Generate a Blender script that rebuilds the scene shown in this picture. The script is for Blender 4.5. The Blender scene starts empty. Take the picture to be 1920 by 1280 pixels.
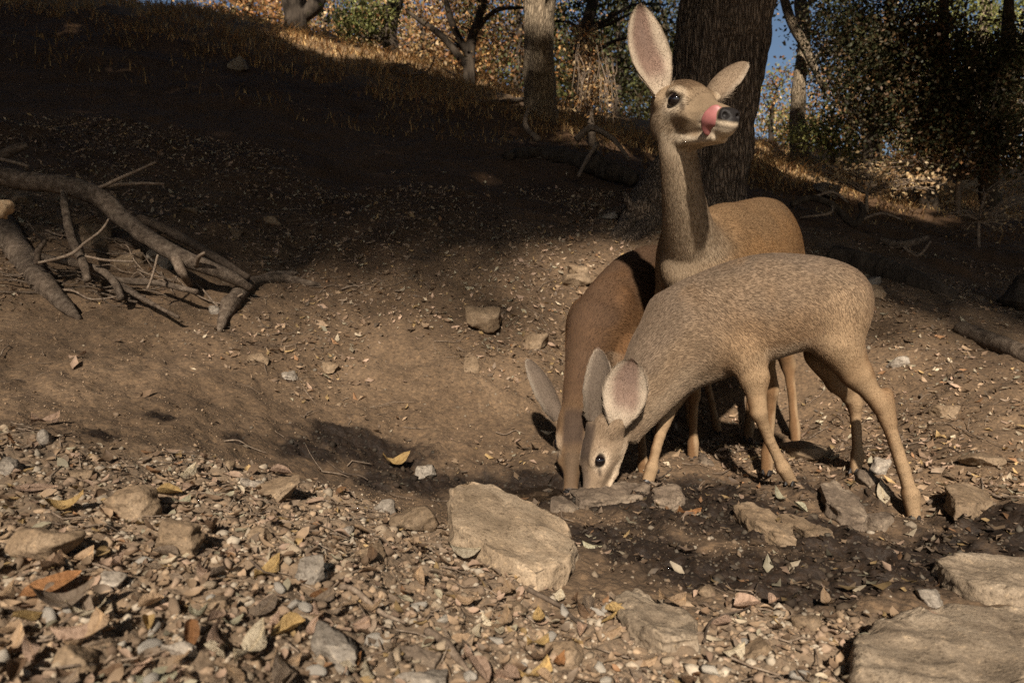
import bpy, bmesh, math, random
import numpy as np
from mathutils import Vector, Matrix

# ------------------------------------------------------------------ scene, camera, sky, sun, exposure
sc = bpy.context.scene
random.seed(7)
rng = np.random.default_rng(11)
COL = sc.collection
FPX = 1280.0                     # focal length in photo pixels (24 mm on a 36 mm wide sensor)
PITCH = math.atan(55 / FPX)
CAMZ = 0.5
cam_d = bpy.data.cameras.new('camera')
cam_d.sensor_width = 36.0
cam_d.lens = 24.0
cam_d.clip_start = 0.02
cam_d.clip_end = 1500.0
cam_d.dof.use_dof = True
cam_d.dof.focus_distance = 2.1
cam_d.dof.aperture_fstop = 5.0
cam = bpy.data.objects.new('camera', cam_d)
COL.objects.link(cam)
cam.location = (0, 0, CAMZ)
cam.rotation_euler = (math.pi / 2 - PITCH, 0, 0)
sc.camera = cam

SUN_AZ = math.radians(5.0)       # light travels away from the camera: it comes from behind it, a touch left
SUN_EL = math.radians(33.0)
LD = np.array([math.sin(SUN_AZ) * math.cos(SUN_EL), math.cos(SUN_AZ) * math.cos(SUN_EL), -math.sin(SUN_EL)])
world = bpy.data.worlds.new('World')
sc.world = world
world.use_nodes = True
wn = world.node_tree
wn.nodes.clear()
w_out = wn.nodes.new('ShaderNodeOutputWorld')
w_bg = wn.nodes.new('ShaderNodeBackground')
w_sky = wn.nodes.new('ShaderNodeTexSky')
w_sky.sky_type = 'NISHITA'
w_sky.sun_disc = False
w_sky.sun_elevation = SUN_EL
w_sky.sun_rotation = math.atan2(-LD[0], -LD[1])
w_bg.inputs['Strength'].default_value = 0.05
wn.links.new(w_sky.outputs[0], w_bg.inputs[0])
wn.links.new(w_bg.outputs[0], w_out.inputs[0])
sun_d = bpy.data.lights.new('sun', 'SUN')
sun_d.energy = 5.0
sun_d.angle = math.radians(1.5)
sun_d.color = (1.0, 0.89, 0.755)
sun = bpy.data.objects.new('sun', sun_d)
COL.objects.link(sun)
sun.rotation_euler = Vector(LD).to_track_quat('-Z', 'Y').to_euler()
sc.view_settings.view_transform = 'Standard'
sc.view_settings.look = 'None'
sc.view_settings.gamma = 1.0
sc.view_settings.exposure = 0.64
sc.view_settings.use_curve_mapping = False
sc.cycles_curves.shape = 'THICK'
sc.cycles_curves.subdivisions = 2
sc.cycles.use_denoising = False
sc.cycles.max_bounces = 6
sc.cycles.diffuse_bounces = 3
sc.cycles.transmission_bounces = 4
sc.cycles.transparent_max_bounces = 8

# ------------------------------------------------------------------ helpers
CP, SP = math.cos(PITCH), math.sin(PITCH)


def P(px, py, Y):
    """world point at depth Y seen towards pixel (px, py) of the 1920x1280 photo"""
    a = (px - 960.0) / FPX
    b = (640.0 - py) / FPX
    dy = CP + b * SP
    dz = -SP + b * CP
    s = Y / dy
    return np.array([a * s, Y, CAMZ + dz * s])


def project(p):
    d = np.asarray(p, float) - np.array([0, 0, CAMZ])
    zc = d[..., 1] * CP - d[..., 2] * SP
    yc = d[..., 1] * SP + d[..., 2] * CP
    return 960 + FPX * d[..., 0] / zc, 640 - FPX * yc / zc, zc


_perm = np.random.default_rng(5).permutation(256).astype(np.int64)
_perm = np.concatenate([_perm, _perm])
_val = np.random.default_rng(6).random(256) * 2 - 1


def vnoise(x, y, z=0.0):
    x, y, z = np.broadcast_arrays(np.asarray(x, float), np.asarray(y, float), np.asarray(z, float))
    xi, yi, zi = np.floor(x).astype(np.int64), np.floor(y).astype(np.int64), np.floor(z).astype(np.int64)
    fx, fy, fz = x - xi, y - yi, z - zi
    fx, fy, fz = [f * f * f * (f * (f * 6 - 15) + 10) for f in (fx, fy, fz)]
    xi, yi, zi = xi & 255, yi & 255, zi & 255

    def h(a, b, c):
        return _val[_perm[_perm[_perm[(xi + a) & 255] + ((yi + b) & 255)] + ((zi + c) & 255)]]
    r = 0
    for a in (0, 1):
        wa = fx if a else 1 - fx
        for b in (0, 1):
            wb = fy if b else 1 - fy
            for c in (0, 1):
                wc = fz if c else 1 - fz
                r = r + wa * wb * wc * h(a, b, c)
    return r


def fbm(x, y, z=0.0, oct=4, gain=0.5):
    r, a = 0, 1.0
    for o in range(oct):
        r = r + a * vnoise(x * 2 ** o + 17.3 * o, y * 2 ** o + 5.1 * o, np.asarray(z) * 2 ** o)
        a *= gain
    return r


def sstep(a, b, x):
    t = np.clip((x - a) / (b - a), 0, 1)
    return t * t * (3 - 2 * t)


def tag(o, label=None, cat=None, group=None, kind=None):
    if label: o['label'] = label
    if cat: o['category'] = cat
    if group: o['group'] = group
    if kind: o['kind'] = kind
    return o


def empty(name, loc):
    o = bpy.data.objects.new(name, None)
    o.empty_display_size = 0.05
    o.location = loc
    COL.objects.link(o)
    return o


def link(name, me, mat=None, parent=None, smooth=True):
    if mat is not None and len(me.materials) == 0:
        me.materials.append(mat)
    if smooth and len(me.polygons):
        me.polygons.foreach_set('use_smooth', np.ones(len(me.polygons), bool))
    o = bpy.data.objects.new(name, me)
    COL.objects.link(o)
    if parent is not None:
        o.parent = parent
        if parent.type == 'EMPTY' or parent.location.length > 0:
            o.matrix_parent_inverse = Matrix.Translation(-parent.location)
    return o


def np_mesh(name, V, F, col=None, attrs=None):
    """V (n,3); F (m,3) or (m,4) array; col per vertex"""
    me = bpy.data.meshes.new(name)
    V = np.asarray(V, np.float32)
    F = np.asarray(F, np.int32)
    me.vertices.add(len(V))
    me.vertices.foreach_set('co', V.ravel())
    k = F.shape[1]
    me.loops.add(F.size)
    me.loops.foreach_set('vertex_index', F.ravel())
    me.polygons.add(len(F))
    me.polygons.foreach_set('loop_start', np.arange(0, F.size, k, dtype=np.int32))
    me.polygons.foreach_set('loop_total', np.full(len(F), k, np.int32))
    me.update(calc_edges=True)
    if col is not None:
        a = me.attributes.new('col', 'FLOAT_COLOR', 'POINT')
        c = np.ones((len(V), 4), np.float32)
        c[:, :3] = col
        a.data.foreach_set('color', c.ravel())
    for n, v in (attrs or {}).items():
        a = me.attributes.new(n, 'FLOAT', 'POINT')
        a.data.foreach_set('value', np.asarray(v, np.float32))
    return me


def unit(v):
    v = np.asarray(v, float)
    return v / (np.linalg.norm(v, axis=-1, keepdims=True) + 1e-12)


# ------------------------------------------------------------------ materials
def new_mat(name):
    m = bpy.data.materials.new(name)
    m.use_nodes = True
    nt = m.node_tree
    nt.nodes.clear()
    out = nt.nodes.new('ShaderNodeOutputMaterial')
    b = nt.nodes.new('ShaderNodeBsdfPrincipled')
    nt.links.new(b.outputs[0], out.inputs[0])
    return m, nt, b, out


def N(nt, t, **kw):
    n = nt.nodes.new(t)
    for k, v in kw.items():
        setattr(n, k, v)
    return n


def noise_node(nt, scale, detail=5, rough=0.6, coord='Object', stretch=None):
    tc = N(nt, 'ShaderNodeTexCoord')
    src = tc.outputs[coord]
    if stretch:
        mp = N(nt, 'ShaderNodeMapping')
        mp.inputs['Scale'].default_value = stretch
        nt.links.new(src, mp.inputs[0])
        src = mp.outputs[0]
    n = N(nt, 'ShaderNodeTexNoise')
    n.inputs['Scale'].default_value = scale
    n.inputs['Detail'].default_value = detail
    n.inputs['Roughness'].default_value = rough
    nt.links.new(src, n.inputs['Vector'])
    return n


def ramp(nt, src, stops):
    r = N(nt, 'ShaderNodeValToRGB')
    e = r.color_ramp.elements
    while len(e) < len(stops):
        e.new(0.5)
    for i, (p, c) in enumerate(stops):
        e[i].position = p
        e[i].color = (*c, 1) if len(c) == 3 else c
    nt.links.new(src, r.inputs[0])
    return r


def mix(nt, fac, a, b, mode='MIX'):
    m = N(nt, 'ShaderNodeMix', data_type='RGBA', blend_type=mode)
    for sock, v in ((m.inputs[0], fac), (m.inputs[6], a), (m.inputs[7], b)):
        if isinstance(v, (int, float)):
            sock.default_value = v
        elif isinstance(v, tuple):
            sock.default_value = (*v, 1)
        else:
            nt.links.new(v, sock)
    return m.outputs[2]


def math_node(nt, op, a, b=None):
    m = N(nt, 'ShaderNodeMath', operation=op)
    for i, v in enumerate((a, b)):
        if v is None: continue
        if isinstance(v, (int, float)): m.inputs[i].default_value = v
        else: nt.links.new(v, m.inputs[i])
    return m.outputs[0]


def bump(nt, b, height, strength, dist):
    bp = N(nt, 'ShaderNodeBump')
    bp.inputs['Strength'].default_value = strength
    bp.inputs['Distance'].default_value = dist
    nt.links.new(height, bp.inputs['Height'])
    nt.links.new(bp.outputs[0], b.inputs['Normal'])


def attr(nt, name):
    a = N(nt, 'ShaderNodeAttribute')
    a.attribute_name = name
    return a


def mat_ground():
    m, nt, b, _ = new_mat('soil')
    n1 = noise_node(nt, 2.2, 6, 0.6)
    n2 = noise_node(nt, 60, 5, 0.75)
    n3 = noise_node(nt, 240, 3, 0.7)
    v = N(nt, 'ShaderNodeTexVoronoi')
    v.inputs['Scale'].default_value = 95
    tc = N(nt, 'ShaderNodeTexCoord')
    nt.links.new(tc.outputs['Object'], v.inputs['Vector'])
    base = ramp(nt, n1.outputs[0], [(0.3, (0.082, 0.053, 0.031)), (0.5, (0.130, 0.086, 0.051)), (0.72, (0.178, 0.121, 0.074))]).outputs[0]
    fine = ramp(nt, n2.outputs[0], [(0.3, (0.45, 0.42, 0.40)), (0.5, (0.95, 0.95, 0.95)), (0.75, (1.35, 1.3, 1.22))]).outputs[0]
    c = mix(nt, 1.0, base, fine, 'MULTIPLY')
    grit = ramp(nt, v.outputs['Color'], [(0.0, (0.5, 0.48, 0.46)), (0.5, (0.95, 0.95, 0.95)), (0.9, (1.5, 1.45, 1.35)), (1.0, (2.1, 2.0, 1.85))]).outputs[0]
    lit = attr(nt, 'gravel')
    gm = math_node(nt, 'MULTIPLY_ADD', lit.outputs['Fac'], 0.65)
    gm.node.inputs[2].default_value = 0.45
    c = mix(nt, gm, c, mix(nt, 1.0, c, grit, 'MULTIPLY'))
    c = mix(nt, math_node(nt, 'MULTIPLY', lit.outputs['Fac'], 0.4), c, (0.30, 0.225, 0.155))
    wet = attr(nt, 'wet')
    c = mix(nt, wet.outputs['Fac'], c, mix(nt, 1.0, c, (0.14, 0.118, 0.104), 'MULTIPLY'))
    gr = attr(nt, 'turf')
    c = mix(nt, gr.outputs['Fac'], c, mix(nt, 0.6, c, (0.24, 0.155, 0.075)))
    du = attr(nt, 'duff_shade')
    c = mix(nt, du.outputs['Fac'], c, mix(nt, 1.0, c, (0.50, 0.42, 0.36), 'MULTIPLY'))  # reddish duff tint, darkened further to deepen the slope's shade
    nt.links.new(c, b.inputs['Base Color'])
    rr = N(nt, 'ShaderNodeMapRange')
    rr.inputs[3].default_value = 0.95
    rr.inputs[4].default_value = 0.42
    nt.links.new(math_node(nt, 'MULTIPLY', wet.outputs['Fac'], n2.outputs[0]), rr.inputs[0])
    nt.links.new(rr.outputs[0], b.inputs['Roughness'])
    b.inputs['Specular IOR Level'].default_value = 0.35
    h = math_node(nt, 'ADD', n2.outputs[0], math_node(nt, 'MULTIPLY', n3.outputs[0], 0.6))
    h = math_node(nt, 'ADD', h, math_node(nt, 'MULTIPLY', v.outputs['Distance'], -0.9))
    bump(nt, b, h, 0.45, 0.007)
    return m


def mat_rock(name, c0, c1, c2, scale=1.0):
    m, nt, b, _ = new_mat(name)
    n1 = noise_node(nt, 9 * scale, 6, 0.65)
    n2 = noise_node(nt, 90 * scale, 4, 0.75)
    n3 = noise_node(nt, 230 * scale, 2, 0.6)
    c = ramp(nt, n1.outputs[0], [(0.3, c0), (0.52, c1), (0.75, c2)]).outputs[0]
    sp = ramp(nt, n2.outputs[0], [(0.30, (0.32, 0.29, 0.26)), (0.44, (0.9, 0.9, 0.9)), (0.58, (1.0, 1.0, 1.0)), (0.70, (1.65, 1.6, 1.5))]).outputs[0]
    c = mix(nt, 1.0, c, sp, 'MULTIPLY')
    sp2 = ramp(nt, n3.outputs[0], [(0.30, (0.45, 0.43, 0.4)), (0.45, (1, 1, 1)), (0.60, (1, 1, 1)), (0.72, (1.5, 1.5, 1.45))]).outputs[0]
    c = mix(nt, 0.8, c, mix(nt, 1.0, c, sp2, 'MULTIPLY'))
    oi = N(nt, 'ShaderNodeObjectInfo')
    rv = N(nt, 'ShaderNodeHueSaturation')
    mr = N(nt, 'ShaderNodeMapRange')
    mr.inputs[3].default_value = 0.75
    mr.inputs[4].default_value = 1.2
    nt.links.new(oi.outputs['Random'], mr.inputs[0])
    nt.links.new(mr.outputs[0], rv.inputs['Value'])
    nt.links.new(c, rv.inputs['Color'])
    nt.links.new(rv.outputs[0], b.inputs['Base Color'])
    b.inputs['Roughness'].default_value = 0.85
    b.inputs['Specular IOR Level'].default_value = 0.3
    h = math_node(nt, 'ADD', n1.outputs[0], math_node(nt, 'MULTIPLY', n2.outputs[0], 0.45))
    h = math_node(nt, 'ADD', h, math_node(nt, 'MULTIPLY', n3.outputs[0], 0.15))
    bump(nt, b, h, 0.6, 0.010)
    return m


def mat_attr(name, rough=0.8, trans=0.0, noise_scale=40, var=0.35, spec=0.2, bumpd=0.002):
    """colour from the 'col' attribute with a little grain; optional light through the leaf"""
    m, nt, b, out = new_mat(name)
    a = attr(nt, 'col')
    n = noise_node(nt, noise_scale, 4, 0.65)
    g = ramp(nt, n.outputs[0], [(0.25, (1 - var,) * 3), (0.75, (1 + var,) * 3)]).outputs[0]
    c = mix(nt, 1.0, a.outputs['Color'], g, 'MULTIPLY')
    nt.links.new(c, b.inputs['Base Color'])
    b.inputs['Roughness'].default_value = rough
    b.inputs['Specular IOR Level'].default_value = spec
    if bumpd: bump(nt, b, n.outputs[0], 0.5, bumpd)
    if trans:
        t = N(nt, 'ShaderNodeBsdfTranslucent')
        nt.links.new(c, t.inputs['Color'])
        mx = N(nt, 'ShaderNodeMixShader')
        mx.inputs[0].default_value = trans
        nt.links.new(b.outputs[0], mx.inputs[1])
        nt.links.new(t.outputs[0], mx.inputs[2])
        nt.links.new(mx.outputs[0], out.inputs[0])
    return m


def mat_leaf_obj(name, col):
    """one dead leaf: veins and blotches, colour a little different on each leaf"""
    m, nt, b, out = new_mat(name)
    n = noise_node(nt, 7, 6, 0.7)
    g = ramp(nt, n.outputs[0], [(0.30, (0.42, 0.36, 0.30)), (0.5, (0.95, 0.95, 0.95)), (0.75, (1.22, 1.22, 1.18))]).outputs[0]
    c = mix(nt, 1.0, col, g, 'MULTIPLY')
    tc = N(nt, 'ShaderNodeTexCoord')
    sp = N(nt, 'ShaderNodeSeparateXYZ')
    nt.links.new(tc.outputs['Object'], sp.inputs[0])
    rib = ramp(nt, math_node(nt, 'ABSOLUTE', sp.outputs['Y']), [(0.0, (1.35, 1.3, 1.2)), (0.02, (0.8, 0.78, 0.74)), (0.05, (1, 1, 1))]).outputs[0]
    c = mix(nt, 1.0, c, rib, 'MULTIPLY')
    oi = N(nt, 'ShaderNodeObjectInfo')
    hs = N(nt, 'ShaderNodeHueSaturation')
    for sock, lo, hi, src in (('Value', 0.65, 1.2, oi.outputs['Random']),):
        mr = N(nt, 'ShaderNodeMapRange')
        mr.inputs[3].default_value = lo
        mr.inputs[4].default_value = hi
        nt.links.new(src, mr.inputs[0])
        nt.links.new(mr.outputs[0], hs.inputs[sock])
    nt.links.new(c, hs.inputs['Color'])
    nt.links.new(hs.outputs[0], b.inputs['Base Color'])
    b.inputs['Roughness'].default_value = 0.62
    b.inputs['Specular IOR Level'].default_value = 0.3
    bump(nt, b, n.outputs[0], 0.5, 0.05)
    t = N(nt, 'ShaderNodeBsdfTranslucent')
    nt.links.new(hs.outputs[0], t.inputs['Color'])
    mx = N(nt, 'ShaderNodeMixShader')
    mx.inputs[0].default_value = 0.2
    nt.links.new(b.outputs[0], mx.inputs[1])
    nt.links.new(t.outputs[0], mx.inputs[2])
    nt.links.new(mx.outputs[0], out.inputs[0])
    return m


def mat_bark(name, dark, mid, light, scale=14, stretch=(1, 1, 0.16), bd=0.02):
    m, nt, b, _ = new_mat(name)
    n1 = noise_node(nt, scale, 6, 0.68, stretch=stretch)
    n2 = noise_node(nt, 3.0, 4, 0.6)
    n3 = noise_node(nt, scale * 6, 3, 0.6, stretch=stretch)
    c = ramp(nt, n1.outputs[0], [(0.3, dark), (0.5, mid), (0.72, light)]).outputs[0]
    g = ramp(nt, n2.outputs[0], [(0.3, (0.7, 0.7, 0.7)), (0.7, (1.2, 1.18, 1.15))]).outputs[0]
    c = mix(nt, 1.0, c, g, 'MULTIPLY')
    nt.links.new(c, b.inputs['Base Color'])
    b.inputs['Roughness'].default_value = 0.9
    b.inputs['Specular IOR Level'].default_value = 0.2
    h = math_node(nt, 'ADD', n1.outputs[0], math_node(nt, 'MULTIPLY', n3.outputs[0], 0.35))
    bump(nt, b, h, 0.9, bd)
    return m


def mat_plates(name, dark, mid, light, scale, stretch, bd):
    """old furrowed bark: long plates parted by dark cracks"""
    m, nt, b, _ = new_mat(name)
    tc = N(nt, 'ShaderNodeTexCoord')
    mp = N(nt, 'ShaderNodeMapping')
    mp.inputs['Scale'].default_value = stretch
    nt.links.new(tc.outputs['Object'], mp.inputs[0])
    dn = N(nt, 'ShaderNodeTexNoise')
    dn.inputs['Scale'].default_value = 9
    dn.inputs['Detail'].default_value = 3
    nt.links.new(mp.outputs[0], dn.inputs['Vector'])
    ad = N(nt, 'ShaderNodeMixRGB', blend_type='ADD')
    ad.inputs[0].default_value = 0.10
    nt.links.new(mp.outputs[0], ad.inputs[1])
    nt.links.new(dn.outputs['Color'], ad.inputs[2])
    v = N(nt, 'ShaderNodeTexVoronoi', feature='DISTANCE_TO_EDGE')
    v.inputs['Scale'].default_value = scale
    nt.links.new(ad.outputs[0], v.inputs['Vector'])
    n1 = noise_node(nt, scale * 2.5, 5, 0.7, stretch=stretch)
    n2 = noise_node(nt, 3.0, 4, 0.6)
    crack = ramp(nt, v.outputs['Distance'], [(0.0, (0, 0, 0)), (0.06, (0.25, 0.25, 0.25)), (0.22, (1, 1, 1))]).outputs[0]
    plate = ramp(nt, n1.outputs[0], [(0.28, mid), (0.72, light)]).outputs[0]
    c = mix(nt, crack, dark, plate)
    c = mix(nt, 1.0, c, ramp(nt, n2.outputs[0], [(0.3, (0.7, 0.7, 0.7)), (0.7, (1.2, 1.17, 1.12))]).outputs[0], 'MULTIPLY')
    nt.links.new(c, b.inputs['Base Color'])
    b.inputs['Roughness'].default_value = 0.92
    b.inputs['Specular IOR Level'].default_value = 0.2
    bump(nt, b, math_node(nt, 'ADD', crack, math_node(nt, 'MULTIPLY', n1.outputs[0], 0.6)), 1.0, bd)
    return m


def mat_plain(name, col, rough=0.5, spec=0.5, coat=0.0):
    m, nt, b, _ = new_mat(name)
    n = noise_node(nt, 60, 3, 0.6)
    g = ramp(nt, n.outputs[0], [(0.3, (0.85, 0.85, 0.85)), (0.7, (1.12, 1.12, 1.12))]).outputs[0]
    nt.links.new(mix(nt, 1.0, col, g, 'MULTIPLY'), b.inputs['Base Color'])
    b.inputs['Roughness'].default_value = rough
    b.inputs['Specular IOR Level'].default_value = spec
    b.inputs['Coat Weight'].default_value = coat
    b.inputs['Coat Roughness'].default_value = 0.05
    bump(nt, b, n.outputs[0], 0.2, 0.002)
    return m


M = {}
M['soil'] = mat_ground()
M['granite'] = mat_rock('granite', (0.22, 0.16, 0.102), (0.365, 0.272, 0.18), (0.49, 0.384, 0.268))
M['grey_rock'] = mat_rock('grey_rock', (0.16, 0.13, 0.10), (0.27, 0.23, 0.185), (0.40, 0.35, 0.29))
M['speckled_rock'] = mat_rock('speckled_rock', (0.15, 0.112, 0.076), (0.26, 0.201, 0.14), (0.385, 0.31, 0.226))
M['brown_rock'] = mat_rock('brown_rock', (0.13, 0.087, 0.051), (0.21, 0.148, 0.092), (0.30, 0.222, 0.147))
M['muddy_rock'] = mat_rock('muddy_rock', (0.07, 0.05, 0.035), (0.14, 0.105, 0.075), (0.27, 0.21, 0.15))
M['pebbles'] = mat_attr('pebbles', 0.85, 0, 120, 0.3, 0.25, 0.003)
M['litter'] = mat_attr('litter', 0.65, 0.2, 60, 0.3, 0.3, 0.001)
M['foliage'] = mat_attr('foliage', 0.55, 0.35, 30, 0.25, 0.35, 0)
M['grass'] = mat_attr('grass', 0.8, 0.25, 20, 0.2, 0.15, 0)
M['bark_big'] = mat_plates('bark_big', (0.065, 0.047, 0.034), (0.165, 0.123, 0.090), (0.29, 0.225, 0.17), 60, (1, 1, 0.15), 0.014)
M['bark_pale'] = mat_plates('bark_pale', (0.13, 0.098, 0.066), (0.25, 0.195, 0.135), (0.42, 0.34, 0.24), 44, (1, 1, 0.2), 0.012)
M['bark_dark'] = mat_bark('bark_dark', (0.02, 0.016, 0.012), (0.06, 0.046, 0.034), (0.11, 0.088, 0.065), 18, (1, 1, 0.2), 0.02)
M['deadwood'] = mat_bark('deadwood', (0.035, 0.025, 0.018), (0.125, 0.094, 0.069), (0.24, 0.19, 0.145), 34, (1, 1, 1), 0.016)
M['twig'] = mat_bark('twig', (0.09, 0.065, 0.045), (0.20, 0.15, 0.11), (0.36, 0.29, 0.22), 60, (1, 1, 1), 0.003)
M['dark_twig'] = mat_bark('dark_twig', (0.04, 0.03, 0.022), (0.09, 0.066, 0.048), (0.15, 0.115, 0.085), 60, (1, 1, 1), 0.003)
M['split_wood'] = mat_bark('split_wood', (0.22, 0.14, 0.08), (0.42, 0.29, 0.17), (0.55, 0.42, 0.27), 60, (1, 1, 0.2), 0.004)

# ------------------------------------------------------------------ terrain
FEET = {   # pixel x, pixel y, depth of every hoof
    'f1_fl': (1484, 906, 2.14), 'f1_fr': (1216, 904, 2.22), 'f1_hl': (1714, 974, 2.04), 'f1_hr': (1604, 886, 2.25),
    'd_fl': (1438, 888, 2.31), 'd_fr': (1300, 862, 2.52), 'd_hl': (1492, 834, 2.88), 'd_hr': (1402, 826, 2.98),
    'f2_fl': (1205, 890, 2.36), 'f2_fr': (1112, 884, 2.40), 'f2_hl': (1346, 812, 3.02), 'f2_hr': (1296, 806, 3.1),
}
CTRL = [
    (0, 1290, 0.72), (300, 1290, 0.76), (600, 1290, 0.82), (900, 1290, 0.88), (1200, 1290, 0.95), (1500, 1290, 0.95), (1900, 1345, 0.92),
    (-350, 1000, 1.05), (0, 1000, 1.13), (300, 1000, 1.2), (600, 1050, 1.2), (900, 1110, 1.24), (1200, 1110, 1.36), (1500, 1110, 1.42), (1620, 1120, 1.38), (1800, 1156, 1.32), (2150, 1156, 1.32),
    (0, 810, 1.6), (250, 850, 1.66), (500, 900, 1.75), (750, 945, 1.82), (950, 965, 1.9),
    (0, 690, 2.15), (300, 720, 2.25), (550, 790, 2.3), (700, 880, 2.22), (850, 915, 2.15), (1000, 918, 2.18), (1080, 918, 2.14),
    (0, 560, 2.75), (300, 600, 2.8), (550, 650, 2.85), (800, 740, 2.7), (980, 820, 2.5),
    (0, 440, 3.4), (300, 470, 3.5), (600, 520, 3.55), (850, 590, 3.3), (1000, 640, 3.2), (1020, 740, 2.8),
    (0, 300, 4.4), (300, 320, 4.6), (600, 370, 4.6), (850, 420, 4.3), (1000, 450, 4.2), (1140, 470, 4.1),
    (0, 150, 6.2), (300, 160, 6.6), (600, 230, 6.8), (850, 300, 6.0), (1000, 350, 5.4), (1180, 395, 5.0), (1330, 395, 5.0),
    (0, 0, 9.0), (300, 20, 9.5), (560, 75, 12.0), (740, 115, 11.0), (880, 160, 10.0), (1010, 225, 8.6), (1180, 270, 8.5), (1430, 300, 10.0),
    (1500, 385, 7.0), (1560, 440, 5.3), (1650, 520, 4.2), (1650, 400, 7.5), (1700, 600, 3.5), (1800, 340, 11.0), (1900, 560, 4.3), (1900, 460, 6.6), (1900, 390, 10.0),
    (1750, 680, 3.1), (1900, 760, 2.6), (1800, 850, 2.35), (1900, 960, 1.9), (1650, 960, 2.05), (1500, 1010, 1.72), (1300, 985, 1.82), (1150, 970, 1.9), (1780, 1030, 1.72),
    (2250, 700, 3.0), (2400, 950, 1.9),
]
cp = [P(*c) for c in CTRL] + [P(*v) for v in FEET.values()]
cp += [np.array(v, float) for v in [
    (-2.2, 0.3, 0.45), (-5, 1.0, 2.0), (-9, 3, 4.6), (-14, 9, 8.0), (0, -1.0, -0.02), (0, -5, -0.4), (2.2, 0.3, -0.12), (5, 1.5, 0.05), (9, 4, 0.8),
    (-6, -5, 2.0), (6, -5, -0.8), (-18, -6, 7), (0, -16, -1.5), (16, -4, -1.0), (14, 10, 2.3), (-9, 16, 6.9), (-3, 18, 5.6), (3, 18, 4.9), (9, 18, 4.3),
    (-20, 30, 9.5), (0, 32, 7.6), (20, 32, 6.4), (-34, 10, 11), (34, 10, 3.0), (-30, -25, 7), (0, -40, -3), (30, -25, -2), (0, 45, 8.0), (-25, 42, 10), (28, 42, 6.5)]]
cp = np.array(cp)
CX = cp[:, :2]


def _phi(r2):
    return 0.5 * r2 * np.log(r2 + 1e-9)


_n = len(CX)
_A = np.zeros((_n + 3, _n + 3))
_d2 = ((CX[:, None] - CX[None]) ** 2).sum(-1)
_A[:_n, :_n] = _phi(_d2) + np.eye(_n) * 0.004
_A[:_n, _n] = 1
_A[:_n, _n + 1:] = CX
_A[_n, :_n] = 1
_A[_n + 1:, :_n] = CX.T
_w = np.linalg.solve(_A, np.concatenate([cp[:, 2], np.zeros(3)]))


def tps(x, y):
    r = np.sqrt(x * x + y * y)
    s = np.minimum(1.0, 44.0 / np.maximum(r, 1e-6))
    x, y = x * s, y * s
    out = np.empty_like(x)
    for i in range(0, len(x), 60000):
        xx, yy = x[i:i + 60000], y[i:i + 60000]
        d2 = (xx[:, None] - CX[None, :, 0]) ** 2 + (yy[:, None] - CX[None, :, 1]) ** 2
        out[i:i + 60000] = _phi(d2) @ _w[:_n] + _w[_n] + _w[_n + 1] * xx + _w[_n + 2] * yy
    return out


# zones given as image-authored polylines on the ground, used as true world regions
POOL = P(1010, 916, 2.17)
WETPTS = [(640, 865, 2.25, .16), (720, 850, 2.28, .19), (700, 905, 2.1, .14), (800, 905, 2.12, .16), (900, 900, 2.15, .16), (1010, 910, 2.15, .19), (1130, 950, 2.0, .22),
          (1230, 960, 1.95, .24), (1340, 960, 1.95, .26), (1300, 900, 2.2, .2), (1420, 980, 1.85, .26), (1520, 1010, 1.75, .24), (1450, 1080, 1.5, .2), (1330, 1070, 1.5, .18), (1200, 1030, 1.6, .17), (1560, 1080, 1.5, .2), (1640, 1040, 1.65, .2),
          (1760, 1000, 1.8, .18), (1880, 1000, 1.8, .2), (1550, 920, 2.1, .2), (1120, 1010, 1.7, .1),
          (190, 812, 1.7, .05), (300, 775, 1.95, .045), (440, 785, 2.0, .05), (560, 800, 2.1, .07), (600, 830, 2.15, .1)]
WET = np.array([[*P(a, b, c)[:2], r] for a, b, c, r in WETPTS])


def wet_mask(x, y):
    w = np.zeros_like(x)
    n = fbm(x * 5, y * 9, 3.3, 5, 0.65)
    for wx, wy, r in WET:
        d = np.sqrt((x - wx) ** 2 + (y - wy) ** 2) / r
        w = np.maximum(w, sstep(1.25, 0.45, d + 0.42 * n))
    return w


GRV = np.array([P(a, b, c)[:2] for a, b, c in [(-200, 780, 1.62), (0, 805, 1.62), (250, 850, 1.68), (500, 905, 1.75), (720, 950, 1.82), (860, 990, 1.68), (1010, 1110, 1.28), (1250, 1130, 1.3), (1600, 1140, 1.28), (2100, 1160, 1.2)]])


def gravel_mask(x, y):
    """the stony litter of the near bank: everything nearer than a line on the ground"""
    order = np.argsort(GRV[:, 0])
    yl = np.interp(x, GRV[order, 0], GRV[order, 1])
    return sstep(0.10, -0.12, y - yl + 0.10 * fbm(x * 4, y * 4, 8.1, 3))


def turf_mask(x, y):
    n = fbm(x * 1.1, y * 1.1, 1.7, 3)
    a = sstep(4.3, 5.6, y + 0.15 * x + 0.6 * n)
    return a * sstep(-0.55, 0.1, n + 0.25) * (0.35 + 0.65 * sstep(7.0, 9.0, y))


def duff_shade_mask(x, y):  # leaf mould band, also used to paint the upper slope's shade darker
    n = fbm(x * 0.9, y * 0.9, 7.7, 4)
    return sstep(3.7, 5.2, y - 0.12 * x + 0.7 * n) * sstep(9.3, 8.2, y + 0.4 * n)


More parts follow.
